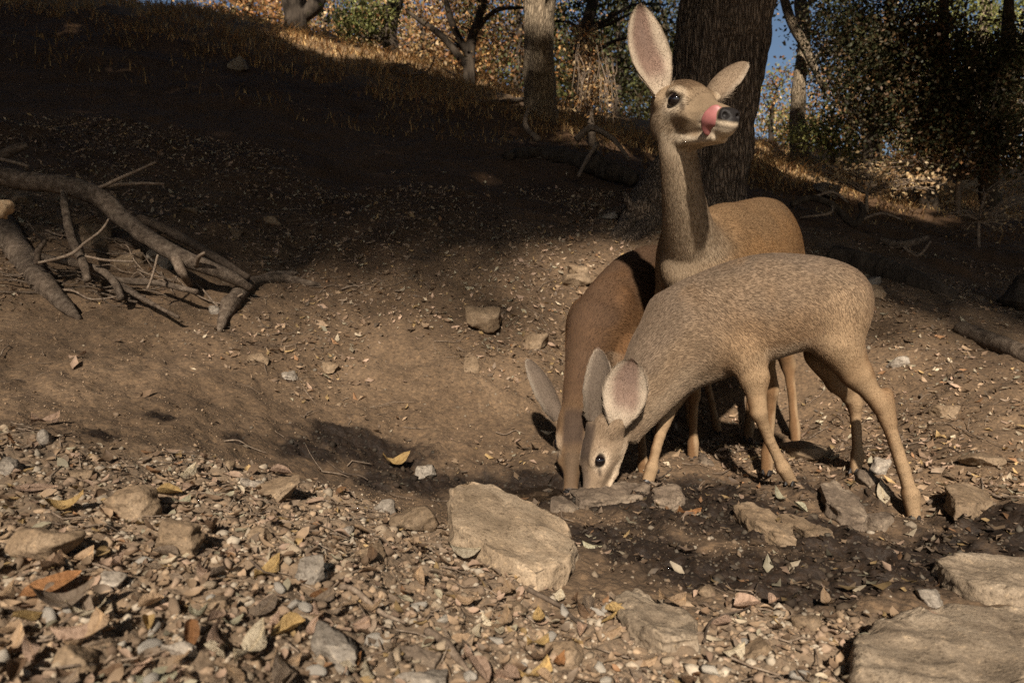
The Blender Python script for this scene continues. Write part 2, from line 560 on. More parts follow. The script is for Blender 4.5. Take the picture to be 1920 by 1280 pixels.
def G(x, y, fine=True):
    x = np.atleast_1d(np.asarray(x, float))
    y = np.atleast_1d(np.asarray(y, float))
    z = tps(x, y)
    r = np.sqrt(x * x + y * y)
    foot = np.ones_like(x)
    z = z + 0.035 * np.clip((r - 1.2) / 3, 0.0, 3.0) * fbm(x * 0.9, y * 0.9, 0.4, 4)
    z = z + 0.030 * sstep(1.0, 2.6, r) * fbm(x * 3.1, y * 3.1, 2.4, 4, 0.55) - 0.03 * sstep(1.6, 2.8, r) * np.maximum(0, 0.25 - np.abs(fbm(x * 1.7 + 3, y * 2.6, 6.4, 3)))
    d = ((x - POOL[0]) / 0.26) ** 2 + ((y - POOL[1]) / 0.10) ** 2
    z = z - 0.03 * np.exp(-d * 1.2)
    if fine:
        w = wet_mask(x, y)
        g = gravel_mask(x, y)
        z = z + (0.007 + 0.008 * w + 0.002 * g) * fbm(x * 19, y * 19, 1.1, 3) * sstep(60, 8, r)
        z = z + (0.002 + 0.004 * w + 0.003 * g) * fbm(x * 55, y * 55, 5.5, 2) * sstep(4.5, 2.5, r)
    mx, my = P(1690, 1010, 1.93)[:2]
    z = z + 0.035 * np.exp(-(((x - mx) / 0.075) ** 2 + ((y - my) / 0.06) ** 2) ** 1.5)
    return z


def gz(x, y):
    return float(G(x, y)[0])


def hit(px, py, y0=0.5, y1=30.0):
    """where the ray through a photo pixel meets the ground"""
    Ys = np.exp(np.linspace(math.log(y0), math.log(y1), 900))
    o = P(px, py, 1.0)
    pts = np.array([0, 0, CAMZ]) + (o - np.array([0, 0, CAMZ])) * Ys[:, None]
    dz = pts[:, 2] - G(pts[:, 0], pts[:, 1], False)
    k = np.where(dz < 0)[0]
    if len(k) == 0:
        return pts[-1]
    i = k[0]
    if i == 0:
        return pts[0]
    t = dz[i - 1] / (dz[i - 1] - dz[i])
    return pts[i - 1] + (pts[i] - pts[i - 1]) * t


def normals(x, y, e=0.03):
    zx = (G(x + e, y, False) - G(x - e, y, False)) / (2 * e)
    zy = (G(x, y + e, False) - G(x, y - e, False)) / (2 * e)
    return unit(np.stack([-zx, -zy, np.ones_like(zx)], -1))


def build_ground():
    front = np.linspace(-math.radians(46), math.radians(46), 470)
    back = np.linspace(math.radians(46), 2 * math.pi - math.radians(46), 74)[1:-1]
    az = np.concatenate([front, back])
    rr = np.concatenate([[0.01, 0.1, 0.2, 0.3], np.exp(np.linspace(math.log(0.35), math.log(0.6), 30)), np.exp(np.linspace(math.log(0.603), math.log(5.0), 570)), np.exp(np.linspace(math.log(5.03), math.log(22), 150)), np.exp(np.linspace(math.log(23), math.log(900), 40))])
    A, R = np.meshgrid(az, rr)
    x, y = (R * np.sin(A)).ravel(), (R * np.cos(A)).ravel()
    z = G(x, y)
    far = np.sqrt(x * x + y * y)
    z = z + np.where(far > 60, 0.02 * (far - 60) * (0.3 + vnoise(x / 90, y / 90, 4.0)), 0) * 0.3
    na, nr = len(az), len(rr)
    idx = np.arange(na * nr).reshape(nr, na)
    a = idx[:-1, :]
    b = idx[1:, :]
    F = np.stack([a, np.roll(a, -1, 1), np.roll(b, -1, 1), b], -1).reshape(-1, 4)
    V = np.stack([x, y, z], -1)
    wet, grv, trf = wet_mask(x, y), gravel_mask(x, y), turf_mask(x, y)
    me = np_mesh('ground', V, F, None, {'wet': wet, 'gravel': grv, 'turf': trf, 'duff_shade': duff_shade_mask(x, y)})
    o = link('ground', me, M['soil'])
    tag(o, kind='structure')
    return o


build_ground()


def build_water():
    m, nt, b, _ = new_mat('muddy_water')
    b.inputs['Base Color'].default_value = (0.018, 0.012, 0.008, 1)
    b.inputs['Roughness'].default_value = 0.05
    b.inputs['Specular IOR Level'].default_value = 0.5
    n = noise_node(nt, 30, 3, 0.5)
    bump(nt, b, n.outputs[0], 0.12, 0.004)
    n = 64
    t = np.linspace(0, 2 * math.pi, n, endpoint=False)
    z = gz(POOL[0], POOL[1]) + 0.012
    rr = 1 + 0.15 * np.sin(3 * t + 1) + 0.1 * np.sin(5 * t)
    V = np.stack([POOL[0] + 0.02 + 0.34 * rr * np.cos(t), POOL[1] + 0.145 * rr * np.sin(t), np.full(n, z)], -1)
    me = bpy.data.meshes.new('water')
    me.from_pydata(V.tolist(), [], [list(range(n))])
    o = link('water', me, m, smooth=False)
    tag(o, kind='structure')


build_water()
#==SECTION-DEER==
# ------------------------------------------------------------------ deer: one skin grown from an implicit body
def smin(a, b, k):
    h = np.clip(0.5 + 0.5 * (b - a) / k, 0, 1)
    return b + (a - b) * h - k * h * (1 - h)


class Body:
    """rectilinear grid (fine round the head) holding a signed distance; each shape also carries hair colour and lie"""
    def __init__(self, lo, hi, flo, fhi, coarse=0.0085, fine=0.0036):
        ax = []
        for i in range(3):
            a = [lo[i]]
            while a[-1] < hi[i]:
                f = flo[i] < a[-1] < fhi[i]
                a.append(a[-1] + (fine if f else coarse))
            ax.append(np.array(a, np.float32))
        self.ax = ax
        self.D = np.full([len(a) for a in ax], 0.2, np.float32)
        self.prims = []

    def _sub(self, lo, hi):
        sl = []
        for i in range(3):
            a = self.ax[i]
            sl.append(slice(max(0, np.searchsorted(a, lo[i]) - 1), min(len(a), np.searchsorted(a, hi[i]) + 1)))
        g = [self.ax[i][sl[i]] for i in range(3)]
        return tuple(sl), (g[0][:, None, None], g[1][None, :, None], g[2][None, None, :])

    def add(self, f, lo, hi, k, look=None, cut=False):
        m = 0.02 + k
        sl, g = self._sub(np.asarray(lo) - m, np.asarray(hi) + m)
        d = f(*g).astype(np.float32)
        if cut:
            self.D[sl] = -smin(-self.D[sl], d, k)
        else:
            self.D[sl] = smin(self.D[sl], d, k)
        if look is not None:
            self.prims.append((f, look))

    def cone(self, p1, p2, r1, r2, k=0.015, look=None):
        p1, p2 = np.asarray(p1, float), np.asarray(p2, float)
        ba = p2 - p1
        L2 = ba @ ba

        def f(x, y, z):
            t = np.clip(((x - p1[0]) * ba[0] + (y - p1[1]) * ba[1] + (z - p1[2]) * ba[2]) / L2, 0, 1)
            dx, dy, dz = x - p1[0] - t * ba[0], y - p1[1] - t * ba[1], z - p1[2] - t * ba[2]
            return np.sqrt(dx * dx + dy * dy + dz * dz) - (r1 + (r2 - r1) * t)
        r = max(r1, r2)
        self.add(f, np.minimum(p1, p2) - r, np.maximum(p1, p2) + r, k, look)

    def chain(self, segs, k):
        """a limb: tapered segments joined tightly, then blended once into the body"""
        full = np.full_like(self.D, 0.2)
        los, his = [], []
        for p1, p2, r1, r2, look in segs:
            ba = p2 - p1

            def f(x, y, z, p1=p1, ba=ba, r1=r1, r2=r2):
                t = np.clip(((x - p1[0]) * ba[0] + (y - p1[1]) * ba[1] + (z - p1[2]) * ba[2]) / (ba @ ba), 0, 1)
                dx, dy, dz = x - p1[0] - t * ba[0], y - p1[1] - t * ba[1], z - p1[2] - t * ba[2]
                return np.sqrt(dx * dx + dy * dy + dz * dz) - (r1 + (r2 - r1) * t * t * (3 - 2 * t))
            r = max(r1, r2) + 0.03 + k
            lo, hi = np.minimum(p1, p2) - r, np.maximum(p1, p2) + r
            los.append(lo)
            his.append(hi)
            sl, g = self._sub(lo, hi)
            full[sl] = smin(full[sl], f(*g).astype(np.float32), 0.004)
            self.prims.append((f, look))
        sl, _ = self._sub(np.min(los, 0), np.max(his, 0))
        self.D[sl] = smin(self.D[sl], full[sl], k)

    def ell(self, c, R, rad, k=0.015, look=None, cut=False):
        """R rows are the axes"""
        c, R, rad = np.asarray(c, float), np.asarray(R, float), np.asarray(rad, float)

        def f(x, y, z):
            k0 = k1 = 0
            for i in range(3):
                q = ((x - c[0]) * R[i, 0] + (y - c[1]) * R[i, 1] + (z - c[2]) * R[i, 2]) / rad[i]
                k0 = k0 + q * q
                k1 = k1 + (q / rad[i]) ** 2
            k0, k1 = np.sqrt(k0), np.sqrt(k1) + 1e-9
            return k0 * (k0 - 1) / k1
        e = np.sqrt(((R.T * rad) ** 2).sum(1))
        self.add(f, c - e, c + e, k, look, cut)

    def loft(self, C, H, W, T, k=0.02, n=26, look=None, along=2.6):
        """ellipsoids strung along centres C; H half height along T, W half width"""
        C, H, W, T = [np.asarray(v, float) for v in (C, H, W, T)]
        t0 = np.linspace(0, 1, len(C))
        t = np.linspace(0, 1, n)

        def it(a):
            # smooth (Catmull-Rom) interpolation
            out = []
            for tt in t:
                s = tt * (len(C) - 1)
                i = min(int(s), len(C) - 2)
                u = s - i
                p0, p1, p2, p3 = a[max(i - 1, 0)], a[i], a[i + 1], a[min(i + 2, len(C) - 1)]
                out.append(0.5 * (2 * p1 + (p2 - p0) * u + (2 * p0 - 5 * p1 + 4 * p2 - p3) * u * u + (3 * p1 - p0 - 3 * p2 + p3) * u ** 3))
            return np.array(out)
        Ci, Hi, Wi, Ti = it(C), np.maximum(it(H), 0.004), np.maximum(it(W), 0.004), it(T)
        parts = []
        tang = np.gradient(Ci, axis=0)
        for i in range(n):
            f = unit(tang[i])
            u = unit(Ti[i] - f * (Ti[i] @ f))
            s = np.cross(u, f)
            sp = np.linalg.norm(tang[i])
            parts.append((Ci[i], np.array([f, s, u]), np.array([max(sp * along, 0.5 * min(Hi[i], Wi[i])), Wi[i], Hi[i]])))
        m = max(Hi.max(), Wi.max())

        def fall(x, y, z):
            d = None
            for c, R, rad in parts:
                k0 = k1 = 0
                for i in range(3):
                    q = ((x - c[0]) * R[i, 0] + (y - c[1]) * R[i, 1] + (z - c[2]) * R[i, 2]) / rad[i]
                    k0 = k0 + q * q
                    k1 = k1 + (q / rad[i]) ** 2
                k0, k1 = np.sqrt(k0), np.sqrt(k1) + 1e-9
                e = k0 * (k0 - 1) / k1
                d = e if d is None else smin(d, e, 0.006)
            return d
        # fill the grid piece by piece, cheap boxes
        full = np.full_like(self.D, 0.2)
        for c, R, rad in parts:
            e = np.sqrt(((R.T * rad) ** 2).sum(1)) + 0.02 + k
            sl, (x, y, z) = self._sub(c - e, c + e)
            k0 = k1 = 0
            for i in range(3):
                q = ((x - c[0]) * R[i, 0] + (y - c[1]) * R[i, 1] + (z - c[2]) * R[i, 2]) / rad[i]
                k0 = k0 + q * q
                k1 = k1 + (q / rad[i]) ** 2
            k0, k1 = np.sqrt(k0), np.sqrt(k1) + 1e-9
            full[sl] = smin(full[sl], (k0 * (k0 - 1) / k1).astype(np.float32), 0.006)
        lo, hi = Ci.min(0) - m, Ci.max(0) + m
        sl, _ = self._sub(lo - 0.03, hi + 0.03)
        self.D[sl] = smin(self.D[sl], full[sl], k)
        if look is not None:
            self.prims.append((fall, look))

    def mesh(self, smooth=2):
        D = self.D
        ins = D < 0
        c = np.zeros([s - 1 for s in D.shape], np.uint8)
        for a in (0, 1):
            for b in (0, 1):
                for d in (0, 1):
                    c += ins[a:D.shape[0] - 1 + a, b:D.shape[1] - 1 + b, d:D.shape[2] - 1 + d]
        act = np.argwhere((c > 0) & (c < 8))
        vid = np.full(c.shape, -1, np.int32)
        vid[act[:, 0], act[:, 1], act[:, 2]] = np.arange(len(act))
        acc = np.zeros((len(act), 3))
        cnt = np.zeros(len(act))
        corner = {}
        for a in (0, 1):
            for b in (0, 1):
                for d in (0, 1):
                    ii = act + [a, b, d]
                    corner[a, b, d] = (D[ii[:, 0], ii[:, 1], ii[:, 2]].astype(float),
                                       np.stack([self.ax[0][ii[:, 0]], self.ax[1][ii[:, 1]], self.ax[2][ii[:, 2]]], -1).astype(float))
        ks = list(corner)
        for i in range(8):
            for j in range(i + 1, 8):
                if sum(abs(ks[i][q] - ks[j][q]) for q in range(3)) != 1: continue
                d1, p1 = corner[ks[i]]
                d2, p2 = corner[ks[j]]
                m = (d1 < 0) != (d2 < 0)
                t = np.where(m, d1 / np.where(m, d1 - d2, 1), 0)
                acc += np.where(m[:, None], p1 + (p2 - p1) * t[:, None], 0)
                cnt += m
        V = acc / cnt[:, None]
        F = []
        for axis in range(3):
            s0 = [slice(None)] * 3
            s1 = [slice(None)] * 3
            s0[axis] = slice(0, -1)
            s1[axis] = slice(1, None)
            A, B = ins[tuple(s0)], ins[tuple(s1)]
            e = np.argwhere(A != B)
            o1, o2 = [q for q in range(3) if q != axis]
            ok = (e[:, o1] > 0) & (e[:, o2] > 0) & (e[:, o1] < D.shape[o1] - 1) & (e[:, o2] < D.shape[o2] - 1)
            e = e[ok]
            q = []
            for da, db in ((-1, -1), (0, -1), (0, 0), (-1, 0)):
                ii = e.copy()
                ii[:, o1] += da
                ii[:, o2] += db
                q.append(vid[ii[:, 0], ii[:, 1], ii[:, 2]])
            q = np.stack(q, -1)
            inside_first = A[e[:, 0], e[:, 1], e[:, 2]]
            flip = inside_first if axis != 1 else ~inside_first
            q[~flip] = q[~flip][:, ::-1]
            F.append(q)
        F = np.concatenate(F)
        for _ in range(smooth):
            s = np.zeros_like(V)
            n = np.zeros(len(V))
            for a, b in ((0, 1), (1, 2), (2, 3), (3, 0)):
                np.add.at(s, F[:, a], V[F[:, b]])
                np.add.at(s, F[:, b], V[F[:, a]])
                np.add.at(n, F[:, a], 1)
                np.add.at(n, F[:, b], 1)
            V = 0.5 * V + 0.5 * s / np.maximum(n, 1)[:, None]
        return V, F

    def looks(self, V, soft=0.018):
        W = np.zeros(len(V))
        colr, flow, hl = np.zeros((len(V), 3)), np.zeros((len(V), 3)), np.zeros(len(V))
        x, y, z = V.T
        for f, look in self.prims:
            w = np.exp(-np.clip(f(x, y, z), -0.03, 0.3) / soft)
            c, fl, h = look(V)
            colr += w[:, None] * c
            flow += w[:, None] * fl
            hl += w * h
            W += w
        W = W[:, None] + 1e-9
        return colr / W, unit(flow), hl / W[:, 0]


def const_look(col, flow, h):
    col, flow = np.array(col), unit(flow)
    return lambda V: (np.tile(col, (len(V), 1)), np.tile(flow, (len(V), 1)), np.full(len(V), h))


# head profile in units of head length: x forward, top, bottom, half width
HEAD = np.array([
    [0.00, 0.130, -0.050, 0.110], [0.06, 0.185, -0.110, 0.158], [0.14, 0.212, -0.165, 0.174], [0.24, 0.220, -0.200, 0.178], [0.34, 0.210, -0.207, 0.170],
    [0.42, 0.194, -0.198, 0.158], [0.50, 0.168, -0.182, 0.140], [0.58, 0.138, -0.162, 0.118], [0.66, 0.112, -0.142, 0.092], [0.74, 0.097, -0.128, 0.079],
    [0.82, 0.087, -0.126, 0.074], [0.90, 0.078, -0.118, 0.071], [0.96, 0.060, -0.098, 0.062], [0.995, 0.028, -0.05, 0.036]])
HEAD_Z = 0.045


def head_frame(F, U):
    F = unit(F)
    U = unit(np.asarray(U, float) - F * (np.asarray(U, float) @ F))
    return F, np.cross(U, F), U       # forward, left, up


def add_head(B, o, F, U, L, pal):
    F, S, U = head_frame(F, U)
    R = np.array([F, S, U])

    def Lp(x, y, z):
        return np.asarray(o) + L * (x * F + y * S + z * U)
    C = [Lp(h[0], 0, (h[1] + h[2]) / 2) for h in HEAD]
    H = [L * (h[1] - h[2]) / 2 for h in HEAD]
    W = [L * h[3] for h in HEAD]

    def look(V):
        q = (V - np.asarray(o)) / L
        x, y, z = q @ F, q @ S, q @ U
        a = np.abs(y)
        c = np.tile(np.array(pal['face']), (len(V), 1))

        def put(col, m):
            m = np.clip(m, 0, 1)[:, None]
            return c * (1 - m) + np.array(col) * m
        nz = 0.25 * vnoise(V[:, 0] * 55, V[:, 1] * 55, V[:, 2] * 55)
        c = put(pal['brow'], sstep(0.085, 0.15, z + 0.1 * nz - 0.12 * (x - 0.3)) * sstep(0.60, 0.42, x + 0.1 * nz) * sstep(0.135, 0.085, a) * sstep(-0.02, 0.13, x))       # dark forehead
        c = put(pal['bridge'], sstep(0.03, 0.10, z) * sstep(0.45, 0.6, x) * sstep(0.11, 0.05, a) * 0.9)
        c = put(pal['cheek'], sstep(0.05, -0.05, z) * sstep(0.75, 0.55, x) * 0.7)
        c = put(pal['pale'], sstep(-0.115, -0.165, z + 0.12 * nz) * sstep(0.02, 0.14, x))                 # throat and jaw
        c = put(pal['pale'], sstep(0.68, 0.80, x) * sstep(0.03, -0.03, z + 0.06 * nz) * 0.85)                                    # muzzle sides
        c = put(pal['pale'], np.exp(-(((x - 0.43) / 0.125) ** 2 + ((z - 0.060) / 0.105) ** 2) ** 2) * sstep(0.09, 0.13, a) * 0.75)       # ring round the eye
        c = put((0.012, 0.010, 0.009), np.exp(-(((x - 0.43) / 0.082) ** 2 + ((z - 0.073) / 0.058) ** 2) ** 4) * sstep(0.1, 0.13, a))        # dark lids
        c = put((0.05, 0.035, 0.025), np.exp(-(((x - 0.545) / 0.05) ** 2 + ((z - 0.04 + 0.5 * (x - 0.545)) / 0.018) ** 2) ** 2) * sstep(0.06, 0.08, a) * 0.8)       # tear gland
        c = put((0.016, 0.014, 0.014), sstep(0.905, 0.935, x - 0.5 * np.maximum(0, a - 0.045)) * sstep(-0.022, 0.0, z))        # rhinarium
        c = put((0.10, 0.075, 0.055), sstep(0.70, 0.78, x) * np.exp(-((z + 0.045) / 0.013) ** 2) * 0.75)                           # lip line
        fl = np.tile(-F, (len(V), 1)) + np.outer(np.sign(y) * 0.25, S) * 0 - 0.25 * U
        h = np.full(len(V), 0.009)
        h = np.where((x > 0.6), 0.005, h)
        h = np.where((x > 0.91) & (z > -0.015), 0.0, h)
        h = np.where(np.exp(-(((x - 0.43) / 0.082) ** 2 + ((z - 0.073) / 0.058) ** 2) ** 4) * (a > .1) > 0.4, 0.0, h)
        return c, fl, h
    B.loft(C, H, W, [U] * len(C), 0.032, 60, look, along=2.2)
    eyes = []
    for s in (1, -1):
        # brow ridge, cheek, eye socket, nostril, jaw muscle
        B.ell(Lp(0.40, s * 0.128, 0.125), R, L * np.array([0.115, 0.055, 0.040]), 0.016)
        B.ell(Lp(0.46, s * 0.120, -0.005), R, L * np.array([0.15, 0.040, 0.030]), 0.028)
        B.ell(Lp(0.22, s * 0.115, -0.10), R, L * np.array([0.15, 0.06, 0.09]), 0.022)
        B.ell(Lp(0.93, s * 0.045, 0.03), R, L * np.array([0.05, 0.026, 0.034]), 0.010)
        e = Lp(0.43, s * 0.158, 0.072)
        B.ell(e + S * s * 0.030 * L, R, L * np.array([0.072, 0.040, 0.052]), 0.008, cut=True)
        B.ell(Lp(0.985, s * 0.042, 0.028), np.array([unit(F + 0.5 * s * S), S, U]), L * np.array([0.030, 0.018, 0.020]), 0.004, cut=True)
        eyes.append((Lp(0.43, s * 0.135, 0.072), S * s, s))
    for s in (1, -1):       # mandible: a firm jaw line from the angle to the chin
        B.cone(Lp(0.20, s * 0.085, -0.185), Lp(0.50, s * 0.062, -0.180), 0.045 * L, 0.036 * L, 0.012)
        B.cone(Lp(0.50, s * 0.062, -0.180), Lp(0.88, s * 0.030, -0.118), 0.036 * L, 0.030 * L, 0.010)
    for s in (1, -1):       # mouth crease
        B.ell(Lp(0.84, s * 0.080, -0.047), np.array([F, S, U]), L * np.array([0.12, 0.020, 0.007]), 0.005, cut=True)
    return R, Lp, eyes


def add_ear(base, tip, facing, width, pal, inner_long=0.012, cup=1.0, nU=22, nV=15, thick=0.0035):
    base, tip = np.asarray(base, float), np.asarray(tip, float)
    ax = tip - base
    L = np.linalg.norm(ax)
    a = ax / L
    f = unit(np.asarray(facing, float) - a * (np.asarray(facing, float) @ a))
    s = np.cross(f, a)
    prof_u = [0, .1, .25, .42, .6, .75, .87, .95, 1.0]
    prof_w = [.40, .52, .80, 1.0, .98, .84, .62, .40, .10]
    V, C, FL, HL = [], [], [], []
    for layer in (0, 1):
        for i in range(nU):
            u = (i / (nU - 1)) ** 0.9
            w = width * np.interp(u, prof_u, prof_w)
            A = np.interp(u, [0, .12, .3, .6, 1], [2.5, 1.9, 1.3, 1.0, 0.8]) * cup
            Rr = w / math.sin(min(A, math.pi / 2))
            for j in range(nV):
                v = -1 + 2 * j / (nV - 1)
                th = v * A
                nrm = -f * math.cos(th) + s * math.sin(th)
                p = base + a * L * u + f * (Rr * 0.9) * (1 - math.cos(th)) + s * Rr * math.sin(th) - f * 0.25 * Rr + f * 0.05 * L * (u * u)
                t = thick * (1 - abs(v) ** 4) * (1 - u ** 6)
                p = p + nrm * (t if layer == 0 else -t)
                V.append(p)
                if layer == 0:
                    c = np.array(pal['ear_back'])
                    edge = sstep(0.80, 0.97, abs(v)) if u < 0.97 else 1
                    c = c * (1 - edge) + np.array(pal['ear_edge_out']) * edge
                    HL.append(0.007)
                    FL.append(a)
                else:
                    c = np.array(pal['ear_in'])
                    e = sstep(0.35, 0.8, abs(v + 0.1 * math.sin(7 * u)))
                    c = c * (1 - e) + np.array(pal['ear_hair']) * e
                    d = math.exp(-((v - 0.05) / 0.28) ** 2 - ((u - 0.72) / 0.16) ** 2)
                    c = c * (1 - 0.45 * d) + np.array((0.17, 0.12, 0.10)) * 0.45 * d
                    g = sstep(0.35, 0.08, u)
                    c = c * (1 - g) + np.array(pal['ear_hair']) * g
                    HL.append(0.004 + (inner_long * (0.25 + e) if u < 0.85 else 0.006))
                    FL.append(a * 0.9 - s * np.sign(v) * 0.5 + f * 0.35)
                C.append(c)
    F = []
    n = nU * nV
    for i in range(nU - 1):
        for j in range(nV - 1):
            q = [i * nV + j, i * nV + j + 1, (i + 1) * nV + j + 1, (i + 1) * nV + j]
            F.append(q[::-1])
            F.append([n + k for k in q])
        for j in (0, nV - 1):
            q = [i * nV + j, (i + 1) * nV + j, n + (i + 1) * nV + j, n + i * nV + j]
            F.append(q if j else q[::-1])
    i = nU - 1
    for j in range(nV - 1):
        F.append([i * nV + j, i * nV + j + 1, n + i * nV + j + 1, n + i * nV + j][::-1])
    return np.array(V), np.array(F), np.array(C), unit(FL), np.array(HL)


def mat_fur(name, spec=0.25):
    m, nt, b, _ = new_mat(name)
    a = attr(nt, 'col')
    nt.links.new(a.outputs['Color'], b.inputs['Base Color'])
    b.inputs['Roughness'].default_value = 0.62
    b.inputs['Specular IOR Level'].default_value = spec
    return m


def mat_skin():
    m, nt, b, _ = new_mat('deer_skin')
    a = attr(nt, 'col')
    h = attr(nt, 'bare')
    n = noise_node(nt, 260, 3, 0.7)
    n2 = noise_node(nt, 16, 4, 0.6)
    g = ramp(nt, n.outputs[0], [(0.3, (0.72, 0.72, 0.72)), (0.7, (1.18, 1.18, 1.18))]).outputs[0]
    g2 = ramp(nt, n2.outputs[0], [(0.3, (0.85, 0.84, 0.82)), (0.7, (1.12, 1.1, 1.08))]).outputs[0]
    c = mix(nt, 1.0, mix(nt, 1.0, a.outputs['Color'], g, 'MULTIPLY'), g2, 'MULTIPLY')
    nt.links.new(c, b.inputs['Base Color'])
    mr = N(nt, 'ShaderNodeMapRange')
    mr.inputs[3].default_value = 0.85
    mr.inputs[4].default_value = 0.5
    nt.links.new(h.outputs['Fac'], mr.inputs[0])
    nt.links.new(mr.outputs[0], b.inputs['Roughness'])
    b.inputs['Specular IOR Level'].default_value = 0.18
    bump(nt, b, n.outputs[0], 0.6, 0.002)
    return m


M['fur'] = mat_fur('deer_hair')
M['skin'] = mat_skin()
M['eye'] = mat_plain('deer_eye', (0.006, 0.004, 0.004), 0.04, 0.6, 0.6)
M['hoof'] = mat_plain('hoof_horn', (0.022, 0.019, 0.018), 0.4, 0.4)
M['tongue'] = mat_plain('wet_tongue', (0.30, 0.112, 0.105), 0.45, 0.35, 0.0)


def fur_curves(V, F, col, flow, hl, n, seed, width=0.00085, npt=4):
    r = np.random.default_rng(seed)
    T = np.concatenate([F[:, [0, 1, 2]], F[:, [0, 2, 3]]]) if F.shape[1] == 4 else F
    e1, e2 = V[T[:, 1]] - V[T[:, 0]], V[T[:, 2]] - V[T[:, 0]]
    cr = np.cross(e1, e2)
    area = np.linalg.norm(cr, axis=1)
    nn = cr / (area[:, None] + 1e-12)
    w = area * (hl[T].mean(1) > 0.0015)
    # shorter hair needs more of it
    w = w * np.clip(0.014 / np.maximum(hl[T].mean(1), 0.005), 0.6, 1.9)
    t = r.choice(len(T), n, p=w / w.sum())
    u, v = r.random(n), r.random(n)
    fl = u + v > 1
    u[fl], v[fl] = 1 - u[fl], 1 - v[fl]
    b = np.stack([1 - u - v, u, v], -1)
    p = (V[T[t]] * b[..., None]).sum(1)
    c = (col[T[t]] * b[..., None]).sum(1)
    f = (flow[T[t]] * b[..., None]).sum(1)
    h = (hl[T[t]] * b).sum(1) * r.uniform(0.7, 1.25, n)
    no = nn[t]
    f = f - no * (f * no).sum(1, keepdims=True)
    clump = np.stack([vnoise(p[:, 0] * 40 + k * 9, p[:, 1] * 40, p[:, 2] * 40) for k in range(3)], -1)
    f = unit(f + 1e-6) + 0.14 * clump + r.normal(0, 0.16, (n, 3))
    f = unit(f - no * (f * no).sum(1, keepdims=True))
    pts = np.zeros((n, npt, 3), np.float32)
    for i in range(npt):
        s = i / (npt - 1)
        lift = 0.55 * s - 0.33 * s * s
        pts[:, i] = p - no * 0.001 + f * (h * s)[:, None] + no * (h * lift * 0.75)[:, None]
    val = np.clip(r.normal(1.0, 0.22, n), 0.4, 1.7) * (1 + 0.12 * clump[:, 0])
    q = r.random(n)
    val[q < 0.22] *= 0.58
    val[q > 0.86] *= 1.3
    c = np.clip(c * val[:, None] * np.array([0.715, 0.67, 0.63]), 0, 1)
    hc = bpy.data.hair_curves.new('fur_coat')
    hc.add_curves([npt] * n)
    hc.attributes['position'].data.foreach_set('vector', pts.reshape(-1, 3).ravel())
    rad = (np.linspace(1, 0.25, npt)[None] * np.clip(h / 0.0115, 0.4, 1.0)[:, None]).ravel().astype(np.float32) * width * 0.5
    ra = hc.attributes.get('radius') or hc.attributes.new('radius', 'FLOAT', 'POINT')
    ra.data.foreach_set('value', rad)
    ca = hc.attributes.new('col', 'FLOAT_COLOR', 'CURVE')
    cc = np.ones((n, 4), np.float32)
    cc[:, :3] = c
    ca.data.foreach_set('color', cc.ravel())
    hc.materials.append(M['fur'])
    return hc


def eyeball(r):
    bm = bmesh.new()
    bmesh.ops.create_icosphere(bm, subdivisions=3, radius=r)
    me = bpy.data.meshes.new('eye')
    bm.to_mesh(me)
    bm.free()
    return me


def hoof_mesh(foot, ankle, fwd, r):
    """two pointed toes and a pair of dewclaws"""
    foot, ankle = np.asarray(foot, float), np.asarray(ankle, float)
    fwd = unit(np.array([fwd[0], fwd[1], 0.0]))
    s = np.array([-fwd[1], fwd[0], 0.0])
    up = np.array([0, 0, 1.0])
    V, F = [], []
    for q in (-1, 1):
        o = foot + s * q * r * 0.48 - up * 0.010
        rings = []
        for (h, a, b, w) in ((0.0, 1.75, -0.75, 0.50), (0.35, 1.45, -0.8, 0.52), (0.9, 0.75, -0.85, 0.50), (1.2, 0.35, -0.75, 0.40)):
            ring = []
            for k in range(10):
                t = 2 * math.pi * k / 10
                ct, st = math.cos(t), math.sin(t)
                x = (a if ct > 0 else -b) * ct * (1 - 0.25 * abs(st))
                ring.append(o + fwd * r * x + s * r * w * st * (1 - 0.35 * max(ct, 0)) + up * r * h)
            rings.append(ring)
        b0 = len(V)
        for ring in rings: V += ring
        for i in range(3):
            for k in range(10):
                F.append([b0 + i * 10 + k, b0 + i * 10 + (k + 1) % 10, b0 + (i + 1) * 10 + (k + 1) % 10, b0 + (i + 1) * 10 + k])
        # dewclaw
        c = foot + (ankle - foot) * 0.75 - fwd * r * 1.05 + s * q * r * 0.42
        b0 = len(V)
        for (h, w) in ((-0.45, 0.12), (-0.15, 0.30), (0.2, 0.28), (0.4, 0.08)):
            for k in range(6):
                t = 2 * math.pi * k / 6
                V.append(c + up * r * h + fwd * r * w * math.cos(t) + s * r * w * math.sin(t))
        for i in range(3):
            for k in range(6):
                F.append([b0 + i * 6 + k, b0 + i * 6 + (k + 1) % 6, b0 + (i + 1) * 6 + (k + 1) % 6, b0 + (i + 1) * 6 + k])
    return np_mesh('hoof', np.array(V), np.array(F))


def px_pts(L):
    return [P(a, b, c) for a, b, c, *_ in L]


